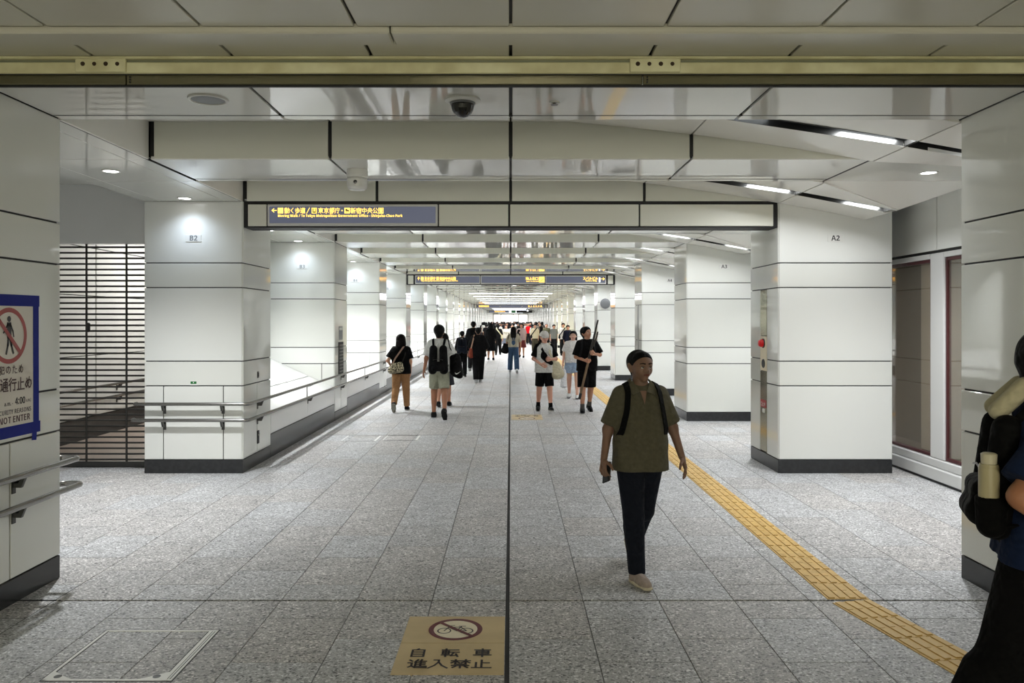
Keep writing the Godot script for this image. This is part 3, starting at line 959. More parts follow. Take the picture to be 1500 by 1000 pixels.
func sign_box(d: float, x0: float, x1: float, label: String) -> Node3D:
	var o := thing("direction_sign", label, "sign", Vector3(0, 0, -d + 0.012), 0.0, "lit direction signs")
	var cx := (x0 + x1) / 2
	var w := x1 - x0
	part("case", slab(Vector3(w, 0.262, 0.03), 0.006), M.frame, o, Vector3(cx, 3.134, -0.01))
	part("face", slab(Vector3(w - 0.05, 0.2, 0.012), 0.002), M.sign_box, o, Vector3(cx, 3.136, 0.001))
	return o

func build_signs():
	var s := 0.0016584     # metres for one fifth of a pixel of the photograph at the first sign
	var o := lintel(0, "white panelled lintel between pillars B2 and A2 holding the first lit sign")
	lintel_panel(o, -3.19, -2.965)
	lintel_panel(o, -0.87, -0.03)
	lintel_panel(o, -0.005, 1.555)
	lintel_panel(o, 1.575, 3.19)
	var g := sign_box(P0, -2.95, -0.885, "nearest lit direction sign with yellow lettering, left part of the first lintel")
	var X := func(zx: float) -> float: return (zx / 5.0 - 368.0) * 0.008292
	var st := start()
	var top := 3.155
	var u := Vector3.RIGHT
	var v := Vector3.UP
	add_glyphs(st, "←", Vector3(X.call(95), top + 0.008, 0.008), u, v, 0.056, 0.054, 0.06, 0.009)
	var squares := [[138, 178], [386, 424], [625, 665]]
	add_glyphs(st, "動く歩道", Vector3(X.call(188), top, 0.008), u, v, 0.058, 0.066, 0.0635, 0.0068)
	add_glyphs(st, "／", Vector3(X.call(345), top, 0.008), u, v, 0.05, 0.066, 0.06, 0.007)
	add_glyphs(st, "東京都庁", Vector3(X.call(434), top, 0.008), u, v, 0.061, 0.066, 0.0672, 0.0066)
	add_glyphs(st, "・", Vector3(X.call(596), top, 0.008), u, v, 0.04, 0.066, 0.06, 0.014)
	add_glyphs(st, "新宿中央公園", Vector3(X.call(671), top, 0.008), u, v, 0.061, 0.066, 0.0672, 0.0066)
	part("lettering", st.commit(), M.sign_yellow, g)
	for q in squares:
		var a: float = X.call(q[0])
		var b: float = X.call(q[1])
		part("symbol_square", slab(Vector3(b - a, 0.068, 0.003), 0.001), M.sign_yellow, g, Vector3((a + b) / 2, top + 0.033, 0.008))
	var sy := start()      # dark pictograms on the squares: a building with two towers, a tree
	var bx: float = X.call(405)
	add_stroke(sy, Vector2(bx - 0.015, top + 0.012), Vector2(bx - 0.015, top + 0.055), 0.009, Vector3(0, 0, 0.01), u, v, Vector3(0, 0, 0.001))
	add_stroke(sy, Vector2(bx + 0.015, top + 0.012), Vector2(bx + 0.015, top + 0.055), 0.009, Vector3(0, 0, 0.01), u, v, Vector3(0, 0, 0.001))
	add_stroke(sy, Vector2(bx - 0.012, top + 0.014), Vector2(bx + 0.012, top + 0.014), 0.014, Vector3(0, 0, 0.01), u, v, Vector3(0, 0, 0.001))
	bx = X.call(645)
	add_ring(sy, Vector3(bx - 0.008, top + 0.04, 0.0105), u, v, 0.0, 0.013, 0.0, 12)
	add_ring(sy, Vector3(bx + 0.012, top + 0.03, 0.0105), u, v, 0.0, 0.011, 0.0, 12)
	add_stroke(sy, Vector2(bx - 0.008, top + 0.01), Vector2(bx - 0.008, top + 0.035), 0.006, Vector3(0, 0, 0.01), u, v, Vector3(0, 0, 0.001))
	part("pictogram", sy.commit(), M.sign_ink, g)
	lettering("small_lettering", "Moving Walk／To Tokyo Metropolitan Government Office・Shinjuku-Chuo Park".replace("／", " / ").replace("・", " - "), 0.031, M.sign_yellow, g, X.call(139), 3.100, 0.0075, X.call(1050) - X.call(139))
	# second lintel: three lit signs
	o = lintel(3, "white lintel across the passage holding three lit signs side by side")
	lintel_panel(o, -3.19, -3.03)
	lintel_panel(o, 3.03, 3.19)
	var d := P0 + BAY * 3
	g = sign_box(d, -2.97, -0.95, "left sign of the second lintel, yellow text beside an arrow")
	st = start()
	add_glyphs(st, "↖", Vector3(-2.90, 3.125, 0.008), u, v, 0.075, 0.09, 0.1, 0.016)
	add_glyphs(st, "東京都庁", Vector3(-2.68, 3.13, 0.008), u, v, 0.078, 0.085, 0.088, 0.012)
	add_glyphs(st, "新宿中央公園", Vector3(-2.2, 3.13, 0.008), u, v, 0.075, 0.085, 0.083, 0.012)
	part("lettering", st.commit(), M.sign_yellow, g)
	for x in [-2.75, -2.27]:
		part("symbol_square", slab(Vector3(0.085, 0.09, 0.003), 0.001), M.sign_yellow, g, Vector3(x, 3.172, 0.008))
	lettering("small_lettering", "Tokyo Metropolitan Government Office - Shinjuku-Chuo Park", 0.04, M.sign_yellow, g, -2.79, 3.066, 0.0075, 1.15)
	g = sign_box(d, -0.93, 1.06, "middle sign of the second lintel with a yellow exit square")
	st = start()
	add_glyphs(st, "地上出口", Vector3(0.47, 3.128, 0.008), u, v, 0.088, 0.09, 0.1, 0.013)
	part("lettering", st.commit(), M.sign_yellow, g)
	lettering("small_lettering", "Exit To Street", 0.04, M.sign_yellow, g, 0.49, 3.066, 0.0075, 0.38)
	part("symbol_square", slab(Vector3(0.17, 0.17, 0.003), 0.001), M.sign_yellow, g, Vector3(0.965, 3.137, 0.008))
	sy = start()
	for i in 3:
		add_stroke(sy, Vector2(0.915 + i * 0.035, 3.085 + i * 0.03), Vector2(0.945 + i * 0.035, 3.085 + i * 0.03), 0.012, Vector3(0, 0, 0.01), u, v, Vector3(0, 0, 0.001))
		add_stroke(sy, Vector2(0.948 + i * 0.035, 3.087 + i * 0.03), Vector2(0.948 + i * 0.035, 3.112 + i * 0.03), 0.012, Vector3(0, 0, 0.01), u, v, Vector3(0, 0, 0.001))
	part("pictogram", sy.commit(), M.sign_ink, g)
	g = sign_box(d, 1.08, 2.97, "right sign of the second lintel with an arrow pointing right")
	st = start()
	add_glyphs(st, "スバルビル", Vector3(2.25, 3.128, 0.008), u, v, 0.082, 0.09, 0.095, 0.013)
	add_glyphs(st, "→", Vector3(2.82, 3.115, 0.008), u, v, 0.105, 0.09, 0.1, 0.016)
	part("lettering", st.commit(), M.sign_yellow, g)
	lettering("small_lettering", "Subaru Bldg.", 0.04, M.sign_yellow, g, 2.33, 3.066, 0.0075, 0.36)
	part("symbol_square", slab(Vector3(0.05, 0.15, 0.003), 0.001), M.sign_white, g, Vector3(2.765, 3.13, 0.008))
	# lintels further down
	for k in [12, 20]:
		o = lintel(k, "distant lintel with small yellow signs" if k == 12 else "farthest lintel above the crowd with a small yellow sign")
		lintel_panel(o, -3.19, -3.03)
		lintel_panel(o, 3.03, 3.19)
		d = P0 + BAY * k
		for seg in ([[-2.97, -0.95, -2.8, -1.9], [-0.9, 1.0, 0, 0], [1.05, 2.97, 1.55, 2.85]] if k == 12 else [[-2.97, -0.2, -2.2, -0.7]]):
			g = sign_box(d, seg[0], seg[1], ("distant lit sign in the third lintel, %s" % ("left" if seg[0] < -2 else "middle, blank" if seg[0] < 0 else "right")) if k == 12 else "farthest lit yellow sign above the crowd")
			if seg[2] == seg[3]: continue
			st = start()
			add_glyphs(st, "東京都庁新宿中央" if seg[2] < 0 else "地上出口公園", Vector3(seg[2], 3.12, 0.008), u, v, 0.1, 0.1, (seg[3] - seg[2]) / (8.0 if seg[2] < 0 else 6.0), 0.02)
			part("lettering", st.commit(), M.sign_yellow, g)
			lettering("small_lettering", "Exit To Street" if seg[2] > 0 else "Tokyo Metropolitan Government Office", 0.045, M.sign_yellow, g, seg[2], 3.06, 0.0075, seg[3] - seg[2])

# ===================================================================== handrails
func bracket(o: Node3D, at: Vector3, out: Vector3, post := 0.0):
	# a small wall plate with a bent flat arm that carries the rail; out points from wall to rail
	var st := start()
	var reach := out.length()
	var n := out / reach
	var side := n.cross(Vector3.UP) * 0.011
	var foot := at - out
	if post > 0.0:
		add_tube(st, [at + Vector3(0, -post, 0) - n * 0.10, at + Vector3(0, -0.05, 0) - n * 0.10, at + Vector3(0, -0.035, 0) - n * 0.05, at + Vector3(0, -0.012, 0)], 0.011, 8)
	else:
		add_prism(st, [foot - side * 1.6 + Vector3(0, -0.125, 0), foot + side * 1.6 + Vector3(0, -0.125, 0), foot + side * 1.6 + Vector3(0, -0.03, 0), foot - side * 1.6 + Vector3(0, -0.03, 0)], n * 0.008)
		add_prism(st, [foot - side + Vector3(0, -0.085, 0), foot - side + n * (reach - 0.03) + Vector3(0, -0.085, 0), at - side + Vector3(0, -0.012, 0), at - side - n * 0.022 + Vector3(0, -0.012, 0), foot - side + n * (reach - 0.05) + Vector3(0, -0.055, 0), foot - side + Vector3(0, -0.055, 0)], side * 2.0)
	part("bracket", st.commit(), M.steel_dark if post == 0.0 else M.steel, o)

func build_rails():
	var o := thing("handrail", "double stainless handrail running round pillar B2 and down the left side", "handrail")
	var rx := -3.16
	for r in [[0.85, -4.54], [0.655, -4.57]]:
		var far := P0 + BAY * 12
		part("rail", tube(bend([V(r[1], r[0], P0 - 0.002), V(r[1], r[0], 9.28), V(rx, r[0], 9.28), V(rx, r[0], far)], 0.06), 0.021, 12), M.steel, o)
		for x in [-4.2, -3.49]:
			bracket(o, V(x, r[0], 9.28), Vector3(0, 0, 0.088))
		for k in range(0, 12):
			var d := P0 + BAY * k
			bracket(o, V(rx, r[0], d + 0.52), Vector3(0.088, 0, 0))
			for f in [1.9]:
				if r[0] > 0.7: bracket(o, V(rx, r[0], d + PD + f), Vector3(0.088, 0, 0), 0.22)
				else: bracket(o, V(rx, r[0], d + PD + f), Vector3(0.088, 0, 0))
	o = thing("handrail", "double stainless handrail on the near left pillar beneath the poster, ends bent back", "handrail")
	for r in [[0.85, 5.64], [0.655, 5.68]]:
		part("rail", tube(bend([V(-3.155, r[0], 4.3), V(-3.155, r[0], r[1]), V(-3.30, r[0], r[1]), V(-3.30, r[0], 5.572)], 0.05), 0.021, 12), M.steel, o)
		bracket(o, V(-3.155, r[0], 5.03), Vector3(0.09, 0, 0))
		bracket(o, V(-3.155, r[0], 4.4), Vector3(0.09, 0, 0))
	o = thing("handrail", "double handrail along the side passage wall behind the grille", "handrail")
	for y in [0.81, 0.61]:
		part("rail", tube([V(-6.54, y, 6.0), V(-6.54, y, 23.0)], 0.021, 8), M.steel, o)
		for d in [8.0, 10.5, 13.0, 15.5, 18.0]:
			bracket(o, V(-6.54, y, d), Vector3(0.1, 0, 0))

# ===================================================================== grille shutter
func build_gate():
	var h := thing("wall_header", "plain grey white panel above the closed grille", "wall", Vector3.ZERO, 0.0, "", "structure")
	span("panel", -6.66, WL - 0.02, 2.82, 3.57, 9.70, 9.8, M.panel3, h)
	var o := thing("grille_shutter", "closed steel grille shutter between the near left pillar and pillar B2", "shutter")
	var bar := tube([Vector3(-6.6, 0, 0), Vector3(WL - 0.07, 0, 0)], 0.012, 6)
	for i in 39:
		part("bar", bar, M.bar, o, V(0, 0.10 + i * 0.0706, 9.76))
	for x in [-6.3, -5.83, -5.363, -4.857]:
		part("link_rod", tube([Vector3(0, 0.05, 0), Vector3(0, 2.82, 0)], 0.014, 6), M.bar, o, V(x, 0, 9.755))
	span("bottom_rail", -6.62, WL - 0.07, 0.005, 0.075, 9.74, 9.79, M.steel_dark, o)
	span("guide_post", WL - 0.065, WL - 0.008, 0.0, 2.84, 9.72, 9.8, M.steel_dark, o)
	part("lock", slab(Vector3(0.05, 0.12, 0.04), 0.012), M.bar, o, V(-5.33, 1.77, 9.73))

# ===================================================================== things in the floor
func build_floor_things():
	# access cover
	var o := thing("access_cover", "square access cover with a bright steel edge in the near left granite", "floor hatch", V(-2.08, 0, 4.29))
	var w := 0.335
	var l := 0.324
	var st := start()
	for b in [[-w, -w + 0.016, -l, l], [-w, w, -l, -l + 0.016], [-w, w, l - 0.016, l]]:
		add_box(st, Vector3(b[0], -0.002, b[2]), Vector3(b[1], 0.0025, b[3]))
	part("edge_frame", st.commit(), M.frame_steel, o)
	st = start()
	for b in [[-w - 0.007, -w, -l - 0.007, l + 0.007], [w, w + 0.007, -l - 0.007, l + 0.007], [-w + 0.016, -w + 0.022, -l, l], [w - 0.058, w - 0.05, -l, l], [w - 0.031, w - 0.026, -l, l], [w - 0.018, w - 0.012, -l, l], [-w, w, -l - 0.009, -l], [-w, w, l, l + 0.007]]:
		add_box(st, Vector3(b[0], -0.002, b[2]), Vector3(b[1], 0.0012, b[3]))
	part("groove", st.commit(), M.seam, o)
	st = start()
	for x in [[w - 0.05, w - 0.031], [w - 0.026, w - 0.018], [w - 0.012, w]]:
		add_box(st, Vector3(x[0], -0.002, -l), Vector3(x[1], 0.003, l))
	part("hinge_edge", st.commit(), M.frame_steel, o)
	for s in [-1, 1]:
		var cx: float = s * (w - (0.05 if s > 0 else 0.016))
		part("corner_plate", prism([Vector3(cx, 0.003, l - 0.016), Vector3(cx - s * 0.13, 0.003, l - 0.016), Vector3(cx - s * 0.10, 0.003, l - 0.03), Vector3(cx, 0.003, l - 0.10)], Vector3(0, -0.004, 0)), M.frame_steel, o)
		part("key_hole", lathe([Vector2(0.0, 0.0012), Vector2(0.019, 0.001), Vector2(0.02, 0.0)], 16), M.steel_dark, o, Vector3(cx - s * 0.045, 0.003, l - 0.045))
	for c in [[-2.35, 12.15, 0.55, "pair of long access covers edged in steel by the left parapet, left one"], [-1.72, 12.2, 0.5, "pair of long access covers edged in steel by the left parapet, right one"]]:
		var q := thing("access_cover", c[3], "floor hatch", V(c[0], 0, c[1]), 0.0, "far access covers")
		for e in [[-0.27, -0.255], [0.235, 0.27]]:
			part("edge_strip", slab(Vector3(e[1] - e[0], 0.004, c[2]), 0.001), M.frame_steel, q, Vector3((e[0] + e[1]) / 2, 0.001, 0))
		part("edge_strip", slab(Vector3(0.54, 0.004, 0.012), 0.001), M.steel_dark, q, Vector3(0, 0.001, -c[2] / 2))
		part("edge_strip", slab(Vector3(0.54, 0.004, 0.012), 0.001), M.steel_dark, q, Vector3(0, 0.001, c[2] / 2))
	# no cycling signs
	bicycle_sign(V(-0.333, 0, 4.43), 0.0, "tan floor sign with the crossed out bicycle, near the bottom edge")
	bicycle_sign(V(0.31, 0, 14.84), PI, "tan floor sign seen upside down by the feet of the person in the cap")
	# tactile path
	o = thing("tactile_paving", "ochre tactile paving strip with raised bars running down the right side", "tactile paving")
	var tile := slab(Vector3(0.278, 0.01, 0.294), 0.001)
	var bars := start()
	for i in 4:
		for h in [[-0.138, -0.004], [0.004, 0.138]]:
			add_prism(bars, [Vector3(-0.105 + i * 0.07 - 0.019, 0.0, h[0]), Vector3(-0.105 + i * 0.07 + 0.019, 0.0, h[0]), Vector3(-0.105 + i * 0.07 + 0.019, 0.0, h[1]), Vector3(-0.105 + i * 0.07 - 0.019, 0.0, h[1])], Vector3(0, 0.006, 0))
	var bm := bars.commit()
	for i in 62:
		var t := part("tile", tile, M.ochre if (i * 7) % 3 else M.ochre2, o, V(2.245, -0.0005, 5.275 + 0.3 * i))
		part("raised_bars", bm, M.ochre, t, Vector3(0, 0.005, 0))
	var far := start()
	for i in 130:
		add_box(far, V(2.106, -0.002, 5.275 + 0.3 * (62 + i) + 0.147), V(2.384, 0.005, 5.275 + 0.3 * (62 + i) - 0.147))
	tag(part("far_tiles", far.commit(), M.ochre, o), "", "", "", "stuff")
	var turn := deg_to_rad(11.6)
	var at := V(2.245, 0, 5.09)
	var dir := Vector3(sin(turn), 0, cos(turn))
	for i in 4:
		var p := at + dir * (0.15 + 0.3 * i)
		var t := part("tile", tile, M.ochre2, o, p + Vector3(0, -0.0005, 0), Vector3(0, turn, 0))
		part("raised_bars", bm, M.ochre2, t, Vector3(0, 0.005, 0))
	# its torn end, patched with tape
	var p := at + dir * 1.28
	part("torn_piece", prism([p + Vector3(-0.14, 0, -0.06), p + Vector3(0.12, 0, -0.09), p + Vector3(0.16, 0, 0.0), p + Vector3(0.02, 0, 0.03)], Vector3(0, 0.005, 0)), M.tape_yellow, o)
	part("torn_piece", prism([p + Vector3(0.0, 0, 0.05), p + Vector3(0.2, 0, 0.02), p + Vector3(0.24, 0, 0.2), p + Vector3(0.1, 0, 0.22)], Vector3(0, 0.005, 0)), M.tape_yellow, o)
	for c in [[-0.15, -0.04, 0.12, -0.07, 0.012], [-0.08, 0.01, 0.2, -0.02, 0.016], [0.0, 0.06, 0.12, 0.12, 0.014], [-0.1, -0.14, -0.03, -0.13, 0.016], [0.05, -0.12, 0.14, -0.11, 0.012]]:
		var a := p + Vector3(c[0], 0, c[1])
		var b := p + Vector3(c[2], 0, c[3])
		var n: Vector3 = (b - a).normalized().cross(Vector3.UP) * c[4] * 0.5
		part("tape_strip", prism([a - n, b - n * 0.5, b + n * 0.5, a + n], Vector3(0, 0.0075, 0)), M.black, o)

func bicycle_sign(at: Vector3, turn: float, label: String):
	var o := thing("floor_sign", label, "floor sign", at, turn, "no cycling floor signs")
	part("tile", slab(Vector3(0.596, 0.012, 0.396), 0.0015), M.sign_floor, o, Vector3(0, -0.0035, -0.1995))
	part("tile", slab(Vector3(0.596, 0.012, 0.396), 0.0015), M.sign_floor, o, Vector3(0, -0.0035, 0.1995))
	var u := Vector3.RIGHT
	var v := Vector3(0, 0, -1)
	var c := Vector3(0.003, 0.0026, -0.195)
	var st := start()
	add_ring(st, c, u, v, 0.0, 0.135, 0.0003)
	part("disc", st.commit(), M.cream, o)
	st = start()
	add_ring(st, c, u, v, 0.131, 0.1615, 0.0006)
	add_stroke(st, Vector2(-0.097, 0.097), Vector2(0.097, -0.097), 0.024, c + Vector3(0, 0.001, 0), u, v, Vector3(0, 0.0012, 0))
	part("prohibition_ring", st.commit(), M.maroon, o)
	st = start()
	for s in [-1, 1]:
		add_ring(st, c + u * 0.066 * s - v * 0.024, u, v, 0.034, 0.042, 0.0008, 28)
	for l in [[-0.066, -0.024, -0.032, 0.05], [-0.032, 0.05, -0.01, 0.055], [-0.045, 0.03, 0.008, -0.024], [-0.04, 0.03, 0.03, 0.03], [0.008, -0.024, 0.035, 0.044], [0.02, 0.044, 0.056, 0.044], [0.03, 0.03, 0.066, -0.024], [0.008, -0.024, 0.066, -0.024]]:
		add_stroke(st, Vector2(l[0], l[1]), Vector2(l[2], l[3]), 0.008, c, u, v, Vector3(0, 0.0012, 0))
	part("bicycle_drawing", st.commit(), M.ink, o)
	st = start()
	for g in [["自", -0.182, 0.093], ["転", -0.002, 0.093], ["車", 0.176, 0.093]]:
		add_glyphs(st, g[0], Vector3(g[1] - 0.047, 0.0026, 0.183), u, v, 0.094, 0.1, 0.1, 0.0125)
	for g in [["進", -0.170], ["入", -0.057], ["禁", 0.062], ["止", 0.176]]:
		add_glyphs(st, g[0], Vector3(g[1] - 0.05, 0.0026, 0.323), u, v, 0.1, 0.102, 0.1, 0.0125)
	part("lettering", st.commit(), M.ink, o)

# ===================================================================== fittings
func build_fittings():
	# loudspeaker, dome camera, sprinkler, sensor
	var o := thing("ceiling_speaker", "round grey loudspeaker grille in the ceiling left of the dome camera", "loudspeaker", V(-1.98, SOF, 5.05))
	part("rim", lathe([Vector2(0.128, 0.0), Vector2(0.126, -0.01), Vector2(0.110, -0.012), Vector2(0.105, -0.006)], 36), M.white, o)
	part("grille", lathe([Vector2(0.001, -0.010), Vector2(0.07, -0.0095), Vector2(0.106, -0.006)], 36), M.engraved, o)
	o = thing("dome_camera", "black dome security camera with a white collar under the first beam", "camera", V(-0.315, SOF, 5.06))
	part("collar", lathe([Vector2(0.118, 0.0), Vector2(0.116, -0.012), Vector2(0.095, -0.022), Vector2(0.076, -0.024), Vector2(0.075, 0.0)], 32), M.white, o)
	part("dome", lathe([Vector2(0.077, -0.018), Vector2(0.076, -0.045), Vector2(0.07, -0.07), Vector2(0.058, -0.092), Vector2(0.04, -0.108), Vector2(0.02, -0.117), Vector2(0.0005, -0.119)], 28), M.gloss_black, o)
	part("inner_ring", lathe([Vector2(0.084, -0.0235), Vector2(0.083, -0.034), Vector2(0.077, -0.036)], 28), M.engraved, o)
	o = thing("sprinkler", "small chrome ceiling sprinkler right of the dome camera", "sprinkler", V(0.29, SOF, 5.12))
	part("collar", lathe([Vector2(0.036, 0.0), Vector2(0.034, -0.006), Vector2(0.012, -0.008)], 20), M.white, o)
	part("nozzle", lathe([Vector2(0.010, -0.006), Vector2(0.010, -0.016), Vector2(0.024, -0.018), Vector2(0.022, -0.021), Vector2(0.0005, -0.022)], 14), M.steel, o)
	o = thing("ceiling_sensor", "white barrel shaped sensor hanging under the second beam, upper left of centre", "sensor", V(-1.475, SOF, 7.42))
	part("base", lathe([Vector2(0.10, 0.0), Vector2(0.102, -0.07), Vector2(0.096, -0.082)], 28), M.white, o)
	part("cap", lathe([Vector2(0.092, -0.082), Vector2(0.10, -0.10), Vector2(0.094, -0.17), Vector2(0.075, -0.192), Vector2(0.0005, -0.196)], 28), M.white, o)
	part("lens", lathe([Vector2(0.0005, 0.006), Vector2(0.014, 0.004), Vector2(0.018, 0.0)], 14), M.gloss_black, o, Vector3(0.0, -0.13, 0.098), Vector3(PI / 2, 0, 0))
	# small green label on B2
	o = thing("exit_label", "tiny green and white exit label on the front of pillar B2", "label", V(-3.85, 1.098, P0 - 0.003))
	part("plate", slab(Vector3(0.086, 0.058, 0.005), 0.001), M.white, o)
	part("green_field", slab(Vector3(0.072, 0.03, 0.003), 0.001), M.green, o, Vector3(0, 0.004, 0.002))
	var st := start()
	add_ring(st, Vector3(0, 0.006, 0.004), Vector3.RIGHT, Vector3.UP, 0.0, 0.007, 0.0, 10)
	part("symbol", st.commit(), M.white, o)
	# poster on the near left pillar; it hangs on the aisle side and faces right
	o = thing("poster", "no entry poster fixed with blue tape to the near left pillar", "poster", V(-AX + 0.003, 1.56, 4.99), PI / 2)
	part("sheet", slab(Vector3(0.53, 0.80, 0.003), 0.001), M.poster, o)
	for t in [[-0.03, 0.425, 0.70, 0.075, 0.004], [0.0, -0.43, 0.66, 0.075, -0.006], [0.283, 0.0, 0.062, 0.92, 0.003], [-0.283, 0.0, 0.062, 0.92, -0.003]]:
		part("tape", slab(Vector3(t[2], t[3], 0.0016), 0.0005), M.tape, o, Vector3(t[0], t[1], 0.0022 + absf(t[4]) * 0.2), Vector3(0, 0, t[4]))
	part("tape", slab(Vector3(0.05, 0.09, 0.0016), 0.0005), M.tape, o, Vector3(0.265, -0.475, 0.0035), Vector3(0, 0, -0.1))
	var u := Vector3.RIGHT
	var v := Vector3.UP
	var c := Vector3(0.0, 0.195, 0.002)
	st = start()
	add_ring(st, c, u, v, 0.152, 0.182, 0.001, 48)
	add_stroke(st, Vector2(-0.115, 0.115), Vector2(0.115, -0.115), 0.028, c + Vector3(0, 0, 0.0015), u, v, Vector3(0, 0, 0.001))
	part("prohibition_ring", st.commit(), M.poster_red, o)
	st = start()      # walking figure
	add_ring(st, c + Vector3(0.0, 0.108, 0), u, v, 0.0, 0.019, 0.001, 18)
	for l in [[0.0, 0.07, 0.002, 0.0, 0.042], [-0.012, 0.075, -0.045, 0.03, 0.013], [-0.045, 0.03, -0.055, 0.02, 0.012], [0.012, 0.075, 0.038, 0.03, 0.013], [0.038, 0.03, 0.046, -0.005, 0.012], [-0.005, -0.01, -0.012, -0.06, 0.019], [-0.012, -0.06, -0.028, -0.115, 0.016], [0.008, -0.01, 0.022, -0.06, 0.019], [0.022, -0.06, 0.042, -0.112, 0.016]]:
		add_stroke(st, Vector2(l[0], l[1]), Vector2(l[2], l[3]), l[4], c, u, v, Vector3(0, 0, 0.0012))
	part("walking_figure", st.commit(), M.sign_ink, o)
	st = start()
	add_glyphs(st, "防犯のため", Vector3(-0.16, -0.055, 0.002), u, v, 0.05, 0.058, 0.064, 0.006)
	part("lettering", st.commit(), M.ink_soft, o)
	st = start()
	add_glyphs(st, "通行止め", Vector3(-0.085, -0.165, 0.002), u, v, 0.074, 0.084, 0.083, 0.0095)
	part("lettering", st.commit(), M.ink_soft, o)
	lettering("lettering", "4:00", 0.046, M.ink, o, 0.062, -0.258, 0.0015, 0.105)
	lettering("lettering", "a.m. -", 0.026, M.ink_grey, o, -0.045, -0.258, 0.0015, 0.085)
	lettering("lettering", "a.m.)", 0.022, M.ink_grey, o, 0.178, -0.255, 0.0015, 0.05)
	lettering("lettering", "FOR SECURITY REASONS", 0.030, M.ink_grey, o, -0.225, -0.315, 0.0015, 0.455)
	lettering("lettering", "DO NOT ENTER", 0.042, M.ink_soft, o, -0.2, -0.372, 0.0015, 0.42)
	# alarm column in the side of A2, and plain steel strips in the other recesses
	for k in [0, 2, 4, 6, 8]:
		var d: float = P0 + BAY * k + 0.55
		var q := thing("alarm_column" if k == 0 else "steel_strip", "steel alarm column with a red lamp set into the aisle side of pillar A2" if k == 0 else "plain dark steel strip set into the aisle side of the %s right pillar" % nth(k + 1), "alarm" if k == 0 else "steel strip", Vector3(AX + 0.004, 0, -d), -PI / 2)
		var y := 0.182
		for piece in [[0.182, 1.205, "lower_door"], [1.212, 1.655, "alarm_plate"], [1.662, 2.248, "upper_door"]]:
			if k > 0 and piece[2] == "alarm_plate":
				part("middle_door", slab(Vector3(0.245, piece[1] - piece[0], 0.012), 0.003), M.steel_dark, q, Vector3(0, (piece[0] + piece[1]) / 2, -0.003))
				continue
			part(piece[2], slab(Vector3(0.245, piece[1] - piece[0], 0.012), 0.003), M.cream if piece[2] == "alarm_plate" else (M.stainless if k == 0 else M.steel_dark), q, Vector3(0, (piece[0] + piece[1]) / 2, -0.003))
		if k == 0:
			var lamp := part("lamp_base", lathe([Vector2(0.062, 0.0), Vector2(0.06, 0.012), Vector2(0.0005, 0.014)], 24), M.black, q, Vector3(0, 1.565, 0.003), Vector3(PI / 2, 0, 0))
			part("red_lamp", lathe([Vector2(0.05, 0.01), Vector2(0.048, 0.04), Vector2(0.034, 0.062), Vector2(0.0005, 0.07)], 20), M.red_lamp, lamp)
			part("push_button", lathe([Vector2(0.058, 0.0), Vector2(0.054, 0.008), Vector2(0.0005, 0.009)], 24), M.black, q, Vector3(0, 1.305, 0.003), Vector3(PI / 2, 0, 0))
			var lb := part("red_label", slab(Vector3(0.21, 0.10, 0.004), 0.001), M.red, q, Vector3(0, 0.79, 0.004))
			st = start()
			for i in 3:
				add_glyphs(st, ["口", "止", "中"][i], Vector3(-0.085 + i * 0.06, -0.03, 0.0022), u, v, 0.045, 0.05, 0.05, 0.007)
			part("white_marks", st.commit(), M.white, lb)
			part("door_catch", slab(Vector3(0.06, 0.05, 0.02), 0.004), M.white, q, Vector3(0.03, 0.70, 0.01))
	# information plates on the side of B3
	o = thing("info_board", "dark slatted information board on the aisle side of pillar B3", "notice board", V(-AX + 0.004, 1.14, P0 + BAY + 0.5), PI / 2)
	part("board", slab(Vector3(0.4, 0.62, 0.016), 0.004), M.black, o)
	for i in 9:
		part("line_strip", slab(Vector3(0.33, 0.022, 0.004), 0.001), M.steel_dark, o, Vector3(0, -0.25 + i * 0.0625, 0.009))
	o = thing("notice", "small pale notice above the slatted board on pillar B3", "notice", V(-AX + 0.003, 1.62, P0 + BAY + 0.5), PI / 2)
	part("sheet", slab(Vector3(0.3, 0.26, 0.006), 0.002), M.engraved, o)
	part("heading_strip", slab(Vector3(0.26, 0.05, 0.003), 0.001), M.white, o, Vector3(0, 0.08, 0.003))
	# key switches low on B2's side
	o = thing("key_switch", "small dark key switch low on the aisle side of pillar B2", "switch", V(-AX + 0.004, 0.36, P0 + 0.55), PI / 2)
	part("plate", slab(Vector3(0.07, 0.17, 0.012), 0.005), M.black, o)
	part("key_hole", lathe([Vector2(0.02, 0.0), Vector2(0.018, 0.008), Vector2(0.0005, 0.009)], 14), M.steel, o, Vector3(0, 0.03, 0.006), Vector3(PI / 2, 0, 0))
	o = thing("socket_cover", "small steel cover above the rails on the aisle side of pillar B2", "cover", V(-AX + 0.003, 1.16, P0 + 0.55), PI / 2)
	part("plate", slab(Vector3(0.06, 0.085, 0.008), 0.003), M.steel_dark, o)
	part("flap", slab(Vector3(0.04, 0.05, 0.006), 0.002), M.black, o, Vector3(0, 0, 0.005))
	# round disc on a right hand pillar
	o = thing("round_disc", "pale round disc high on the fifth right pillar", "disc", V(3.54, 2.5, P0 + BAY * 4 - 0.005))
	part("plate", lathe([Vector2(0.0005, 0.07), Vector2(0.12, 0.06), Vector2(0.19, 0.035), Vector2(0.2, 0.0)], 32), M.engraved, o, Vector3.ZERO, Vector3(PI / 2, 0, 0))
	part("rim", lathe([Vector2(0.19, 0.037), Vector2(0.205, 0.03), Vector2(0.205, 0.0)], 32), M.frame, o, Vector3.ZERO, Vector3(PI / 2, 0, 0))
	# exit sign and clock box far down
	o = thing("exit_sign", "small green exit sign hanging far down the passage", "exit sign", V(0.25, 2.98, 92.9))
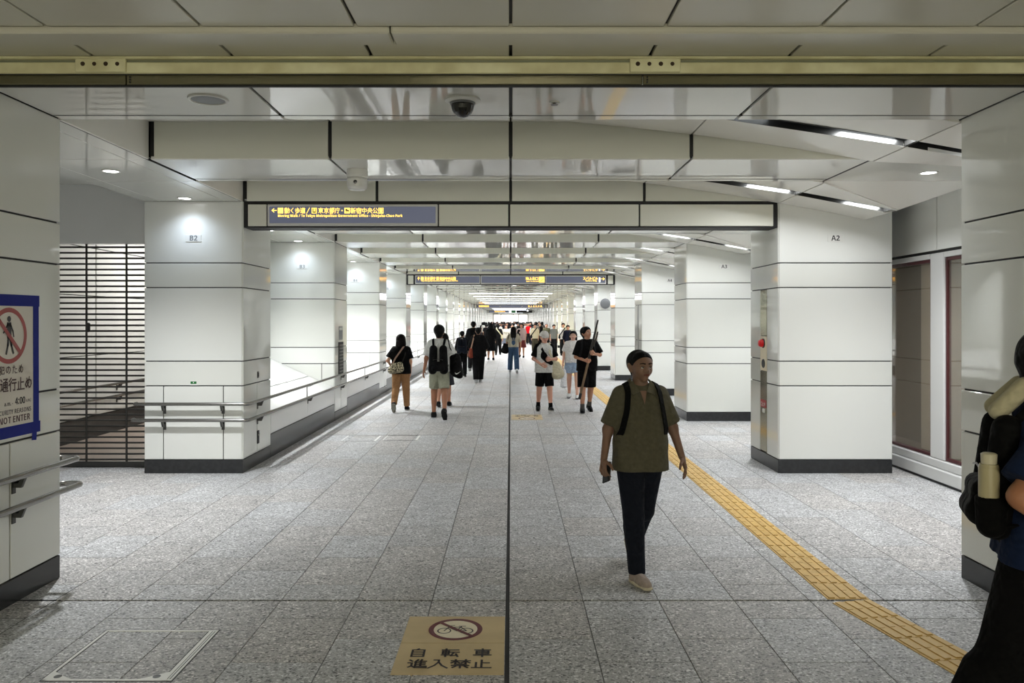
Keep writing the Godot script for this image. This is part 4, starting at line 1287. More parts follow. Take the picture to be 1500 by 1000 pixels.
	part("case", slab(Vector3(0.9, 0.4, 0.1), 0.02), M.sign_white, o)
	part("green_field", slab(Vector3(0.5, 0.3, 0.02), 0.005), M.green, o, Vector3(0.1, 0, 0.05))
	part("hanger", slab(Vector3(0.05, 0.22, 0.05), 0.004), M.white, o, Vector3(0, 0.26, 0))
	o = thing("hanging_clock", "small dark hanging box with a white face far down the passage", "clock", V(1.72, 2.92, 78.0))
	part("case", slab(Vector3(0.28, 0.3, 0.1), 0.02), M.black, o)
	part("dial", lathe([Vector2(0.0005, 0.012), Vector2(0.09, 0.01), Vector2(0.1, 0.0)], 20), M.sign_white, o, Vector3(0, -0.02, 0.05), Vector3(PI / 2, 0, 0))
	part("hanger", slab(Vector3(0.05, 0.3, 0.04), 0.004), M.black, o, Vector3(0, 0.27, 0))

func nth(i: int) -> String:
	var w := ["first", "second", "third", "fourth", "fifth", "sixth", "seventh", "eighth", "ninth", "tenth", "eleventh", "twelfth", "thirteenth", "fourteenth", "fifteenth", "sixteenth", "seventeenth", "eighteenth", "nineteenth", "twentieth"]
	if i <= 20: return w[i - 1]
	if i < 30: return "twenty-" + w[i - 21]
	return "thirtieth"

# ===================================================================== bodies and cloth: fields of tapered capsules, meshed as surface nets
# a bone is [a, b, radius at a, radius at b, flat end (0 none, 1 at b, 2 at both)]
const BLK := 5

func net(bones: Array, cell: float, k: float, clips := []) -> Dictionary:
	var lo := Vector3(1e9, 1e9, 1e9)
	var hi := -lo
	var A := PackedVector3Array()
	var E := PackedVector3Array()
	var inv := PackedFloat32Array()
	var ra := PackedFloat32Array()
	var dr := PackedFloat32Array()
	var fl := PackedInt32Array()
	for b in bones:
		var r := maxf(b[2], b[3])
		for p in [b[0], b[1]]:
			lo = lo.min(p - Vector3(r, r, r))
			hi = hi.max(p + Vector3(r, r, r))
		A.append(b[0])
		var e: Vector3 = b[1] - b[0]
		E.append(e)
		inv.append(1.0 / maxf(e.length_squared(), 1e-9))
		ra.append(b[2])
		dr.append(b[3] - b[2])
		fl.append(b[4] if b.size() > 4 else 0)
	lo -= Vector3.ONE * (cell * 2.0 + k * 0.3)
	hi += Vector3.ONE * (cell * 2.0 + k * 0.3)
	var nb := ((hi - lo) / (cell * BLK)).ceil()
	var bx := int(nb.x)
	var by := int(nb.y)
	var bz := int(nb.z)
	var nx := bx * BLK + 1
	var ny := by * BLK + 1
	var nz := bz * BLK + 1
	var sx := 1
	var sy := nx
	var sz := nx * ny
	var f := PackedFloat32Array()
	f.resize(nx * ny * nz)
	f.fill(1e9)
	var vid := PackedInt32Array()
	vid.resize(f.size())
	vid.fill(-1)
	var half := cell * BLK * 0.5
	var reach := half * 1.7321 + k
	var blocks := []
	for z in bz:
		for y in by:
			for x in bx:
				var c := lo + Vector3(x, y, z) * cell * BLK + Vector3(half, half, half)
				var act := PackedInt32Array()
				var deep := false
				for i in A.size():
					var pa := c - A[i]
					var t := clampf(pa.dot(E[i]) * inv[i], 0.0, 1.0)
					var s := (pa - E[i] * t).length() - ra[i] - dr[i] * t
					if s < reach: act.append(i)
					if s < -reach and fl[i] == 0: deep = true
				if act.is_empty() or deep and clips.is_empty(): continue
				blocks.append(Vector3i(x, y, z) * BLK)
				for kz in BLK + 1:
					for ky in BLK + 1:
						for kx in BLK + 1:
							var n := (x * BLK + kx) + (y * BLK + ky) * sy + (z * BLK + kz) * sz
							if f[n] < 1e8: continue
							var p := lo + Vector3(x * BLK + kx, y * BLK + ky, z * BLK + kz) * cell
							var d := 1e3
							for i in act:
								var pa := p - A[i]
								var e := E[i]
								var tt := pa.dot(e) * inv[i]
								var t := clampf(tt, 0.0, 1.0)
								var s := (pa - e * t).length() - ra[i] - dr[i] * t
								if fl[i] > 0:
									var over := (tt - 1.0) / sqrt(inv[i])
									if fl[i] > 1: over = maxf(over, -tt / sqrt(inv[i]))
									s = maxf(s, over)
								var hh := maxf(k - absf(d - s), 0.0)
								d = minf(d, s) - hh * hh / (4.0 * k)
							for cl in clips:
								d = maxf(d, (p - cl[0]).dot(cl[1]))
							f[n] = d
	var vs := PackedVector3Array()
	var cells := PackedInt32Array()
	var corner := PackedInt32Array([0, sx, sy, sx + sy, sz, sz + sx, sz + sy, sz + sx + sy])
	var ea := PackedInt32Array([0, 2, 4, 6, 0, 1, 4, 5, 0, 1, 2, 3])
	var eb := PackedInt32Array([1, 3, 5, 7, 2, 3, 6, 7, 4, 5, 6, 7])
	for b in blocks:
		for kz in BLK:
			for ky in BLK:
				for kx in BLK:
					var n: int = (b.x + kx) + (b.y + ky) * sy + (b.z + kz) * sz
					var neg := 0
					for q in 8:
						if f[n + corner[q]] < 0.0: neg += 1
					if neg == 0 or neg == 8: continue
					var sum := Vector3.ZERO
					var cnt := 0
					for q in 12:
						var va := f[n + corner[ea[q]]]
						var vb := f[n + corner[eb[q]]]
						if (va < 0.0) != (vb < 0.0):
							var t := va / (va - vb)
							var pa := Vector3(ea[q] & 1, (ea[q] >> 1) & 1, ea[q] >> 2)
							var pb := Vector3(eb[q] & 1, (eb[q] >> 1) & 1, eb[q] >> 2)
							sum += pa.lerp(pb, t)
							cnt += 1
					vid[n] = vs.size()
					cells.append(n)
					vs.append(lo + (Vector3(b.x + kx, b.y + ky, b.z + kz) + sum / cnt) * cell)
	var ix := PackedInt32Array()
	var step := [sx, sy, sz]
	for n in cells:
		for ax in 3:
			var m: int = n + step[ax]
			var ins := f[n] < 0.0
			if ins == (f[m] < 0.0) or f[n] > 1e8 or f[m] > 1e8: continue
			var u: int = step[(ax + 1) % 3]
			var w: int = step[(ax + 2) % 3]
			var a := vid[n]
			var b2 := vid[n - u]
			var c2 := vid[n - u - w]
			var d2 := vid[n - w]
			if a < 0 or b2 < 0 or c2 < 0 or d2 < 0: continue
			if ins: ix.append_array(PackedInt32Array([a, c2, b2, a, d2, c2]))
			else: ix.append_array(PackedInt32Array([a, b2, c2, a, c2, d2]))
	return {"v": vs, "i": ix}

func joined(list: Array) -> ArrayMesh:
	var vs := PackedVector3Array()
	var ix := PackedInt32Array()
	for d in list:
		var o := vs.size()
		vs.append_array(d.v)
		for i in d.i: ix.append(i + o)
	var ns := PackedVector3Array()
	ns.resize(vs.size())
	for t in range(0, ix.size(), 3):
		var n := (vs[ix[t + 2]] - vs[ix[t]]).cross(vs[ix[t + 1]] - vs[ix[t]])
		ns[ix[t]] += n
		ns[ix[t + 1]] += n
		ns[ix[t + 2]] += n
	for i in ns.size(): ns[i] = ns[i].normalized()
	var arr := []
	arr.resize(Mesh.ARRAY_MAX)
	arr[Mesh.ARRAY_VERTEX] = vs
	arr[Mesh.ARRAY_NORMAL] = ns
	arr[Mesh.ARRAY_INDEX] = ix
	var m := ArrayMesh.new()
	m.add_surface_from_arrays(Mesh.PRIMITIVE_TRIANGLES, arr)
	return m

func blob(bones: Array, cell: float, k := 0.03, clips := []) -> ArrayMesh:
	return joined([net(bones, cell, k, clips)])

# palm and five fingers: f points along the fingers, n out of the palm, w towards the thumb
func hand_bones(wrist: Vector3, f: Vector3, n: Vector3, w: Vector3, curl: float, r := 0.0088) -> Array:
	var out := []
	for s in [-1, 1]:
		out.append([wrist + f * 0.012 + w * 0.012 * s, wrist + f * 0.075 + w * 0.024 * s, 0.017, 0.0155])
	out.append([wrist - f * 0.03, wrist + f * 0.03, 0.024, 0.021])
	var base := [0.033, 0.011, -0.011, -0.031]
	var length := [0.070, 0.080, 0.073, 0.058]
	for i in 4:
		var p: Vector3 = wrist + f * (0.084 - 0.004 * absf(i - 1.0)) + w * base[i]
		var a := curl * (0.45 + 0.06 * i)
		var dir := f
		for j in 3:
			dir = f * cos(a) + n * sin(a) + w * (base[i] * 0.8)
			dir = dir.normalized()
			var q: Vector3 = p + dir * length[i] * [0.45, 0.31, 0.24][j]
			out.append([p, q, r * (1.0 - 0.06 * j), r * (0.94 - 0.07 * j)])
			p = q
			a += curl * (0.55 - 0.06 * j)
	var tb := wrist + f * 0.024 + w * 0.03 + n * 0.006
	var t1 := tb + (f * 0.62 + w * 0.62 + n * (0.25 + 0.2 * curl)).normalized() * 0.046
	var t2 := t1 + (f * 0.85 + w * (0.35 - 0.4 * curl) + n * (0.25 + 0.45 * curl)).normalized() * 0.034
	out.append([tb, t1, 0.0135, 0.0105])
	out.append([t1, t2, 0.0105, 0.0085])
	return out

func skin(c: Color) -> StandardMaterial3D:
	var m := mat(c, 0.5, 0.0, 0.4)
	m.subsurf_scatter_enabled = true
	m.subsurf_scatter_strength = 0.08
	return m

func cloth(c: Color, rough := 0.85) -> StandardMaterial3D:
	var m := mat(c, rough, 0.0, 0.25)
	m.rim_enabled = true
	m.rim = 0.25
	m.rim_tint = 0.7
	if not M.has("weave"):
		M.weave = noise_tex(0.03, 256, Color(0.86, 0.86, 0.86), Color(1, 1, 1), 55, 5)
	m.albedo_texture = M.weave
	m.uv1_triplanar = true
	m.uv1_scale = Vector3(3, 3, 3)
	if not M.has("folds"):
		M.folds = noise_tex(0.014, 256, Color(0, 0, 0), Color(1, 1, 1), 61, 3)
	m.heightmap_enabled = true
	m.heightmap_texture = M.folds
	m.heightmap_scale = 1.6
	return m

# builds one person 1.70 m tall in its own frame (facing +z, its left hand at +x), then scales it
# legs: [hip pitch, knee bend, outward, foot pitch, foot yaw] in degrees; arms: [elbow, wrist] from the shoulder
func person(c: Dictionary) -> Node3D:
	var sc: float = c.h / 1.70
	var o := thing("person", c.label, "person", Vector3(c.x, 0, -c.d), deg_to_rad(c.get("turn", 0.0)), c.get("group", ""))
	o.scale = Vector3.ONE * sc
	var cell: float = c.get("cell", 0.014)
	var fine: float = c.get("fine", 0.007)
	var g: float = c.get("girth", 1.0)
	var sw: float = c.get("shoulders", 1.0)
	var fem: bool = c.get("fem", false)
	var hipw := 0.086 if not fem else 0.092
	var J := {}
	var low := 1e9
	for s in [1, -1]:
		var L: Array = c.get("legL" if s > 0 else "legR", [0, 2, 1, 0, 0])
		var hip := Vector3(hipw * s, 0.89, 0)
		var a := deg_to_rad(L[0])
		var ab := deg_to_rad(L[2])
		var knee := hip + Vector3(sin(ab) * s, -cos(a) * cos(ab), sin(a)) * 0.415
		var a2 := deg_to_rad(L[0] - L[1])
		var ank := knee + Vector3(sin(ab) * s * 0.8, -cos(a2), sin(a2)) * 0.395
		var fp := deg_to_rad(L[3])
		var fy: float = deg_to_rad(L[4] if L.size() > 4 else 4.0) * s
		var fwd := Vector3(sin(fy) * cos(fp), sin(fp), cos(fy) * cos(fp))
		var up := Vector3.UP - fwd * fwd.y
		up = up.normalized()
		J[s] = {"hip": hip, "knee": knee, "ank": ank, "fwd": fwd, "up": up}
		var sole := ank - up * 0.082
		low = minf(low, minf((sole - fwd * 0.06).y, (sole + fwd * 0.17).y))
	var drop := Vector3(0, -low, 0)
	for s in [1, -1]:
		for key in ["hip", "knee", "ank"]: J[s][key] += drop
	var lean := deg_to_rad(c.get("lean", 0.0))
	var T := Transform3D(Basis(Vector3.RIGHT, lean), Vector3.ZERO)
	var pel := Vector3(0, 0.93, 0) + drop
	var up := func(p: Vector3) -> Vector3: return pel + T * (p - Vector3(0, 0.93, 0))
	for s in [1, -1]:
		var arm: Array = c.get("armL" if s > 0 else "armR", [Vector3(0.05 * s, -0.28, -0.02), Vector3(0.05 * s, -0.52, 0.05)])
		J[s].sh = up.call(Vector3(0.154 * sw * s, 1.375, 0))
		J[s].el = J[s].sh + T.basis * arm[0]
		J[s].wr = J[s].sh + T.basis * arm[1]
		J[s].arm = arm
	# ---- body, one continuous surface
	var body := []
	for s in [1, -1]:
		var j: Dictionary = J[s]
		body.append([up.call(Vector3(0.07 * s * sw, 1.31, 0)), up.call(Vector3(0.062 * s * g, 1.02, 0.005)), 0.098 * g, 0.098 * g])
		body.append([j.hip + Vector3(-0.01 * s, 0.02, -0.012), j.knee, 0.09 * g, 0.058 * sqrt(g)])
		body.append([j.knee, j.ank, 0.055 * sqrt(g), 0.038])
		body.append([j.knee.lerp(j.ank, 0.22) - j.fwd * 0.018, j.knee.lerp(j.ank, 0.5) - j.fwd * 0.01, 0.053 * sqrt(g), 0.04])
		body.append([j.ank - j.up * 0.045 - j.fwd * 0.02, j.ank - j.up * 0.055 + j.fwd * 0.12, 0.03, 0.025])
		body.append([j.sh, j.el, 0.047 * sqrt(g), 0.038])
		body.append([j.el, j.wr, 0.037, 0.026])
	body.append([pel + Vector3(-0.055, 0.0, 0), pel + Vector3(0.055, 0.0, 0), 0.11 * g, 0.11 * g])
	for s in [-1, 1]: body.append([up.call(Vector3(0, 1.405, -0.008)), up.call(Vector3(0.13 * sw * s, 1.372, -0.005)), 0.05, 0.05])
	body.append([up.call(Vector3(0, 1.39, -0.01)), up.call(Vector3(0, 1.53, 0.008)), 0.058, 0.054])
	if fem: body.append([up.call(Vector3(-0.07, 1.25, 0.07)), up.call(Vector3(0.07, 1.25, 0.07)), 0.05, 0.05])
	var pieces := [net(body, cell, 0.035)]
	# ---- head
	var hp := deg_to_rad(c.get("look", 0.0))
	var hy := deg_to_rad(c.get("face", 0.0))
	var hr := deg_to_rad(c.get("tilt", 0.0))
	var hb := T.basis * Basis(Vector3.UP, hy) * Basis(Vector3.RIGHT, -hp) * Basis(Vector3.BACK, hr)
	var h0: Vector3 = up.call(Vector3(0, 1.51, 0.0))
	var H := Transform3D(hb, h0)
	var hd := func(x: float, y: float, z: float) -> Vector3: return H * Vector3(x, y - 1.51, z)
	var head := [
		[hd.call(0, 1.612, -0.028), hd.call(0, 1.607, 0.026), 0.086, 0.079], [hd.call(0, 1.575, 0.0), hd.call(0, 1.56, 0.03), 0.074, 0.066],
		[hd.call(0, 1.535, 0.04), hd.call(0, 1.503, 0.066), 0.052, 0.030], [hd.call(-0.03, 1.558, 0.058), hd.call(0.03, 1.558, 0.058), 0.034, 0.034],
		[hd.call(-0.032, 1.610, 0.085), hd.call(0.032, 1.610, 0.085), 0.014, 0.014], [hd.call(0, 1.592, 0.098), hd.call(0, 1.562, 0.113), 0.009, 0.0155],
		[hd.call(-0.013, 1.556, 0.1), hd.call(0.013, 1.556, 0.1), 0.009, 0.009], [hd.call(-0.016, 1.531, 0.089), hd.call(0.016, 1.531, 0.089), 0.012, 0.012],
		[hd.call(0, 1.53, 0.0), up.call(Vector3(0, 1.45, -0.005)), 0.057, 0.056],
	]
	for s in [-1, 1]:
		head.append([hd.call(0.078 * s, 1.552, -0.006), hd.call(0.084 * s, 1.592, -0.016), 0.010, 0.016])
	pieces.append(net(head, fine, 0.018))
	# ---- hands
	for s in [1, -1]:
		var j: Dictionary = J[s]
		var fdir: Vector3 = (j.wr - j.el).normalized()
		if j.arm.size() > 2: fdir = (fdir + T.basis * j.arm[2]).normalized()
		var pn := Vector3(-s, 0, 0)          # the palm faces the thigh unless told otherwise
		if j.arm.size() > 3: pn = T.basis * j.arm[3]
		pn = (pn - fdir * fdir.dot(pn)).normalized()
		var w: Vector3 = fdir.cross(pn) * -s
		if j.arm.size() > 3 and j.arm.size() > 5: w = -w
		var curl: float = j.arm[4] if j.arm.size() > 4 else 0.45
		var hand := hand_bones(j.wr, fdir, pn, w, curl, 0.009 if fine < 0.006 else 0.0098)
		j.palm = j.wr + fdir * 0.07 + pn * 0.025
		j.fdir = fdir
		j.pn = pn
		j.w = w
		pieces.append(net(hand, fine * 0.72, 0.007))
	part("body", joined(pieces), skin(c.get("skin", Color(0.72, 0.53, 0.42))), o)
	# ---- face
	if c.get("eyes", true):
		for s in [-1, 1]:
			var e := part("eye", lathe([Vector2(0.0005, -0.0125), Vector2(0.008, -0.009), Vector2(0.0122, 0), Vector2(0.008, 0.009), Vector2(0.0005, 0.0125)], 12), M.white, o, hd.call(0.031 * s, 1.587, 0.0915))
			e.basis = hb
			part("iris", lathe([Vector2(0.0055, 0.0), Vector2(0.004, 0.0022), Vector2(0.0005, 0.003)], 10), M.gloss_black, e, Vector3(0, -0.001, 0.0105), Vector3(PI / 2, 0, 0))
			part("eyelid", tube([hd.call(0.0175 * s, 1.590, 0.102), hd.call(0.031 * s, 1.5945, 0.1035), hd.call(0.045 * s, 1.589, 0.095)], 0.0042, 6), skin(c.get("skin", Color(0.72, 0.53, 0.42)) * 0.8), o)
			part("eyebrow", tube([hd.call(0.013 * s, 1.611, 0.107), hd.call(0.032 * s, 1.6165, 0.104), hd.call(0.051 * s, 1.611, 0.091)], 0.0048, 6, 0.003), cloth(c.get("hair", Color(0.03, 0.027, 0.025))), o)
		part("lips", blob([[hd.call(-0.021, 1.5335, 0.099), hd.call(0, 1.536, 0.1025), 0.0042, 0.0058], [hd.call(0, 1.536, 0.1025), hd.call(0.021, 1.5335, 0.099), 0.0058, 0.0042], [hd.call(-0.016, 1.527, 0.0995), hd.call(0.016, 1.527, 0.0995), 0.0058, 0.0058]], 0.003, 0.004), skin(c.get("skin", Color(0.72, 0.53, 0.42)) * Color(0.82, 0.62, 0.62)), o)
	# ---- hair
	var hm := cloth(c.get("hair", Color(0.03, 0.027, 0.025)), 0.6)
	var hair := [[hd.call(0, 1.617, -0.03), hd.call(0, 1.619, 0.018), 0.0925, 0.083]]
	var style: String = c.get("style", "short")
	var hclip := [[hd.call(0, 1.632, 0.062), hb * Vector3(0, -0.62, 0.78)]]
	if style != "short": hclip = [[hd.call(0, 1.622, 0.080), hb * Vector3(0, -0.55, 0.835)]]
	if style == "short":
		hair.append([hd.call(0, 1.58, -0.045), hd.call(0, 1.54, -0.04), 0.072, 0.055])
	elif style == "full":
		hair = [[hd.call(0, 1.625, -0.028), hd.call(0, 1.632, 0.02), 0.104, 0.092], [hd.call(0, 1.58, -0.045), hd.call(0, 1.535, -0.045), 0.084, 0.066]]
	elif style == "bob":
		hair = [[hd.call(0, 1.625, -0.03), hd.call(0, 1.625, 0.02), 0.104, 0.094]]
		for s in [-1, 0, 1]:
			hair.append([hd.call(0.04 * s, 1.60, -0.045 + 0.02 * absf(s)), hd.call(0.062 * s, 1.47, -0.04 + 0.03 * absf(s)), 0.07, 0.058])
	elif style == "long":
		hair = [[hd.call(0, 1.622, -0.03), hd.call(0, 1.622, 0.02), 0.098, 0.088]]
		for s in [-1, 0, 1]:
			hair.append([hd.call(0.04 * s, 1.60, -0.045), up.call(Vector3(0.06 * s, 1.28, -0.10)), 0.066, 0.048])
	elif style == "tied":
		hair.append([hd.call(0, 1.58, -0.045), hd.call(0, 1.55, -0.05), 0.072, 0.06])
		hair.append([hd.call(0, 1.61, -0.12), hd.call(0, 1.50, -0.14), 0.04, 0.02])
	if style != "none":
		part("hair", blob(hair, fine * 1.1, 0.02, hclip), hm, o)
	# ---- top
	var top: Dictionary = c.get("top", {})
	if top:
		var t := []
		var e: float = top.get("ease", 0.018)
		var sl: float = top.get("sleeve", 0.75)
		var hem: float = top.get("hem", 0.86)
		for s in [1, -1]:
			var j: Dictionary = J[s]
			t.append([up.call(Vector3(0.072 * s * sw, 1.32, 0)), up.call(Vector3(0.07 * s * g, 1.02, 0.006)), 0.098 * g + e, 0.10 * g + e])
			t.append([up.call(Vector3(0.07 * s * g, 1.02, 0.006)), pel + Vector3(0.07 * s * g, hem - 0.98, 0), 0.104 * g + e, 0.116 * g + e * 1.2])
			if sl > 0.0:
				var a: Vector3 = j.sh
				if sl <= 1.0:
					t.append([a, a.lerp(j.el, sl), 0.05 + e * 0.7, 0.050 * sqrt(g) + e * 1.3, 1])
				else:
					t.append([a, j.el, 0.05 + e * 0.7, 0.042 + e])
					t.append([j.el, j.el.lerp(j.wr, sl - 1.0), 0.042 + e, 0.032 + e, 1])
		for s in [-1, 1]: t.append([up.call(Vector3(0, 1.405, -0.008)), up.call(Vector3(0.125 * sw * s, 1.372, -0.005)), 0.05 + e * 0.8, 0.05 + e * 0.8])
		t.append([up.call(Vector3(0, 1.40, -0.012)), up.call(Vector3(0, top.get("neck", 1.445), -0.008)), 0.07, 0.064, 1])
		if fem: t.append([up.call(Vector3(-0.07, 1.25, 0.07)), up.call(Vector3(0.07, 1.25, 0.07)), 0.05 + e, 0.05 + e])
		if top.has("belly"): t.append([up.call(Vector3(-0.05, 1.07, 0.05)), up.call(Vector3(0.05, 1.05, 0.05)), top.belly, top.belly])
		for b in top.get("folds", []): t.append([up.call(b[0]), up.call(b[1]), b[2], b[3]])
		var cl := [[pel + Vector3(0, hem - 0.93, 0), Vector3(0, -1, 0)]]
		var tm: Material = cloth(top.color) if not top.has("mat") else top.mat
		part(top.get("name", "shirt"), blob(t, cell * 0.9, top.get("k", 0.035), cl), tm, o)
	# ---- trousers, shorts or skirt
	var bot: Dictionary = c.get("bottom", {})
	if bot:
		var t := []
		var e: float = bot.get("ease", 0.014)
		var end: float = bot.get("end", 0.93)       # 0..1 along hip-knee-ankle: 0.5 is the knee
		var fl: float = bot.get("flare", 0.0)
		for s in [1, -1]:
			var j: Dictionary = J[s]
			var hip: Vector3 = j.hip + Vector3(-0.01 * s, 0.02, -0.012)
			if end <= 0.5:
				t.append([hip, hip.lerp(j.knee, end * 2.0), 0.09 * g + e, 0.068 * g + e * 1.5 + fl, 1])
			else:
				t.append([hip, j.knee, 0.09 * g + e, 0.058 * sqrt(g) + e + fl * 0.6])
				t.append([j.knee.lerp(j.ank, 0.2) - j.fwd * 0.016, j.knee.lerp(j.ank, 0.5) - j.fwd * 0.01, 0.056 * sqrt(g) + e * 0.9, 0.043 + e])
				t.append([j.knee, j.knee.lerp(j.ank + Vector3(0, -0.05, 0), end * 2.0 - 1.0), 0.056 * sqrt(g) + e + fl * 0.6, 0.044 + e + fl, 1])
		t.append([pel + Vector3(-0.06, 0.0, 0), pel + Vector3(0.06, 0.0, 0), 0.106 * g + e * 0.8, 0.106 * g + e * 0.8])
		var wst: float = bot.get("waist", 0.1)
		if bot.has("bib"):
			for s in [-1, 1]: t.append([pel + Vector3(0.05 * s, 0.1, 0.0), up.call(Vector3(0.045 * s, 1.22, 0.0)), 0.125, 0.118])
			wst = 0.28
		if bot.has("skirt"):
			t = [[pel + Vector3(-0.05, 0.03, 0), pel + Vector3(-0.075, bot.skirt - 0.93, 0), 0.115 * g + e, 0.13 * g + e + fl], [pel + Vector3(0.05, 0.03, 0), pel + Vector3(0.075, bot.skirt - 0.93, 0), 0.115 * g + e, 0.13 * g + e + fl]]
		var cl := [[pel + Vector3(0, wst, 0), Vector3(0, 1, 0)]]
		if bot.has("skirt"): cl.append([pel + Vector3(0, bot.skirt - 0.93, 0), Vector3(0, -1, 0)])
		part(bot.get("name", "trousers"), blob(t, cell * 0.9, 0.02, cl), cloth(bot.color), o)
	# ---- shoes and socks
	var shoe: Color = c.get("shoe", Color(0.05, 0.05, 0.055))
	var sole: Color = c.get("sole", Color(0.12, 0.12, 0.12))
	for s in [1, -1]:
		var j: Dictionary = J[s]
		var a: Vector3 = j.ank
		var f: Vector3 = j.fwd
		var u: Vector3 = j.up
		var sm := blob([[a - u * 0.035 - f * 0.025, a - u * 0.048 + f * 0.11, 0.047, 0.040], [a - u * 0.048 + f * 0.07, a - u * 0.053 + f * 0.155, 0.045, 0.037], [a - u * 0.002 - f * 0.014, a - u * 0.04 - f * 0.018, 0.047, 0.05]], minf(cell, 0.010), 0.02, [[a - u * 0.078, -u], [a + u * 0.012, u]])
		var sh := part("shoe", sm, cloth(shoe, 0.6), o)
		part("sole", blob([[a - u * 0.062 - f * 0.034, a - u * 0.062 + f * 0.07, 0.051, 0.050], [a - u * 0.06 + f * 0.07, a - u * 0.058 + f * 0.16, 0.05, 0.042]], minf(cell, 0.010), 0.02, [[a - u * 0.0825, -u], [a - u * 0.058, u]]), cloth(sole, 0.6), sh)
		if c.has("laces"):
			for i in 4:
				part("lace", tube([a - u * (0.012 + 0.007 * i) + f * (0.03 + 0.018 * i) + f.cross(u) * 0.022, a - u * (0.002 + 0.008 * i) + f * (0.036 + 0.018 * i), a - u * (0.012 + 0.007 * i) + f * (0.03 + 0.018 * i) - f.cross(u) * 0.022], 0.003, 5), cloth(c.laces), sh)
		if c.has("socks"):
			part("sock", blob([[a - u * 0.02, a.lerp(j.knee, 0.24), 0.045, 0.045, 1]], 0.01, 0.02), cloth(c.socks), o)
	frames[o] = {"J": J, "H": H, "up": up, "pel": pel, "hd": hd}
	return o

var frames := {}

# a thing carried by a person: same frame, but a top-level object of its own
func carried(n: String, label: String, category: String, by: Node3D, group := "") -> Node3D:
	var o := thing(n, label, category, by.position, by.rotation.y, group)
	o.scale = by.scale
	return o

func backpack(by: Node3D, label: String, c: Color, w := 0.13, y0 := 0.96, y1 := 1.36, depth := 0.075, z := -0.19, swell := 0.0) -> Node3D:
	var o := carried("backpack", label, "backpack", by)
	var up: Callable = frames[by].up
	var t := []
	for s in [-1, 1]:
		t.append([up.call(Vector3(s * (w - depth * 0.6), y0 + 0.06, z)), up.call(Vector3(s * (w - depth * 0.75), y1 - 0.06, z + 0.015)), depth, depth * 0.9])
	part("bag", blob(t, 0.012, 0.05), cloth(c, 0.75), o)
	var pk := part("front_pocket", blob([[up.call(Vector3(-w * 0.5, y0 + 0.09, z - depth * 0.72)), up.call(Vector3(w * 0.5, y0 + 0.09, z - depth * 0.72)), 0.055, 0.055], [up.call(Vector3(-w * 0.5, y0 + 0.17, z - depth * 0.66)), up.call(Vector3(w * 0.5, y0 + 0.17, z - depth * 0.66)), 0.045, 0.045]], 0.012, 0.03), cloth(c * 1.15, 0.7), o)
	part("zip", tube([up.call(Vector3(-w * 0.62, y0 + 0.245, z - depth * 0.93)), up.call(Vector3(0, y0 + 0.26, z - depth * 1.0)), up.call(Vector3(w * 0.62, y0 + 0.245, z - depth * 0.93))], 0.004, 6), M.steel_dark, pk)
	part("carry_loop", tube([up.call(Vector3(-0.035, y1 - 0.02, z + 0.03)), up.call(Vector3(-0.025, y1 + 0.035, z + 0.02)), up.call(Vector3(0.025, y1 + 0.035, z + 0.02)), up.call(Vector3(0.035, y1 - 0.02, z + 0.03))], 0.008, 6), M.white if c.v < 0.2 else cloth(c), o)
	for s in [-1, 1]:
		var x: float = s * 0.105
		var pts := [up.call(Vector3(x * 0.8, y1 - 0.05, z + 0.03)), up.call(Vector3(x, 1.44, -0.075)), up.call(Vector3(x * 1.05, 1.465, 0.0)), up.call(Vector3(x * 1.1, 1.40, 0.105 + swell)), up.call(Vector3(x * 1.25, 1.27, 0.14 + swell)), up.call(Vector3(x * 1.55, 1.12, 0.115 + swell)), up.call(Vector3(x * 1.72, 1.03, 0.0)), up.call(Vector3(x * 1.3, y0 + 0.06, z + 0.03))]
		part("strap", band(bend(pts, 0.035, 3), 0.045, 0.008, up.call(Vector3(0, 1.25, 0.0))), cloth(c, 0.8), o)
	return o

# a flat strap w wide and th thick along a path, its flat side turned away from the point c
func band(pts: Array, w: float, th: float, c: Vector3) -> ArrayMesh:
	var st := start()
	for i in pts.size() - 1:
		var q := []
		for e in [i, i + 1]:
			var p: Vector3 = pts[e]
			var t: Vector3 = (pts[mini(e + 1, pts.size() - 1)] - pts[maxi(e - 1, 0)]).normalized()
			var n := (p - c)
			n = (n - t * n.dot(t)).normalized()
			var s := t.cross(n) * w * 0.5
			q.append([p - s, p + s, p + s + n * th, p - s + n * th])
		var mid: Vector3 = (pts[i] + pts[i + 1]) / 2
		for k in 4:
			var k2 := (k + 1) % 4
			var f := [q[0][k], q[0][k2], q[1][k2], q[1][k]]
			var nn: Vector3 = (f[1] - f[0]).cross(f[3] - f[0]).normalized()
			var fc: Vector3 = (f[0] + f[2]) / 2
			var body: Vector3 = (q[0][0] + q[0][2] + q[1][0] + q[1][2]) / 4
			if nn.dot(fc - body) < 0.0: nn = -nn
			face(st, f, nn)
		if i == 0: face(st, q[0], (pts[0] - pts[1]).normalized())
		if i == pts.size() - 2: face(st, q[1], (pts[-1] - pts[-2]).normalized())
	return st.commit()

func build_people():
	var t0 := Time.get_ticks_msec()
	near_people()
	middle_people()
	crowd()
	print("people ", Time.get_ticks_msec() - t0)

const INK := Color(0.03, 0.03, 0.034)

# bag body as a rounded block with two handles
func tote(o: Node3D, c: Vector3, w: float, h: float, t: float, m: Material, b := Basis()):
	var bones := []
	for s in [-1, 1]:
		bones.append([c + b * Vector3(s * (w / 2 - t), -h / 2 + t, 0), c + b * Vector3(s * (w / 2 - t) * 0.86, h / 2 - t, 0), t, t * 0.55])
	bones.append([c + b * Vector3(0, -h / 2 + t, 0), c + b * Vector3(0, h / 2 - t, 0), t * 1.15, t * 0.6])
	part("bag", blob(bones, 0.011, 0.06), m, o)

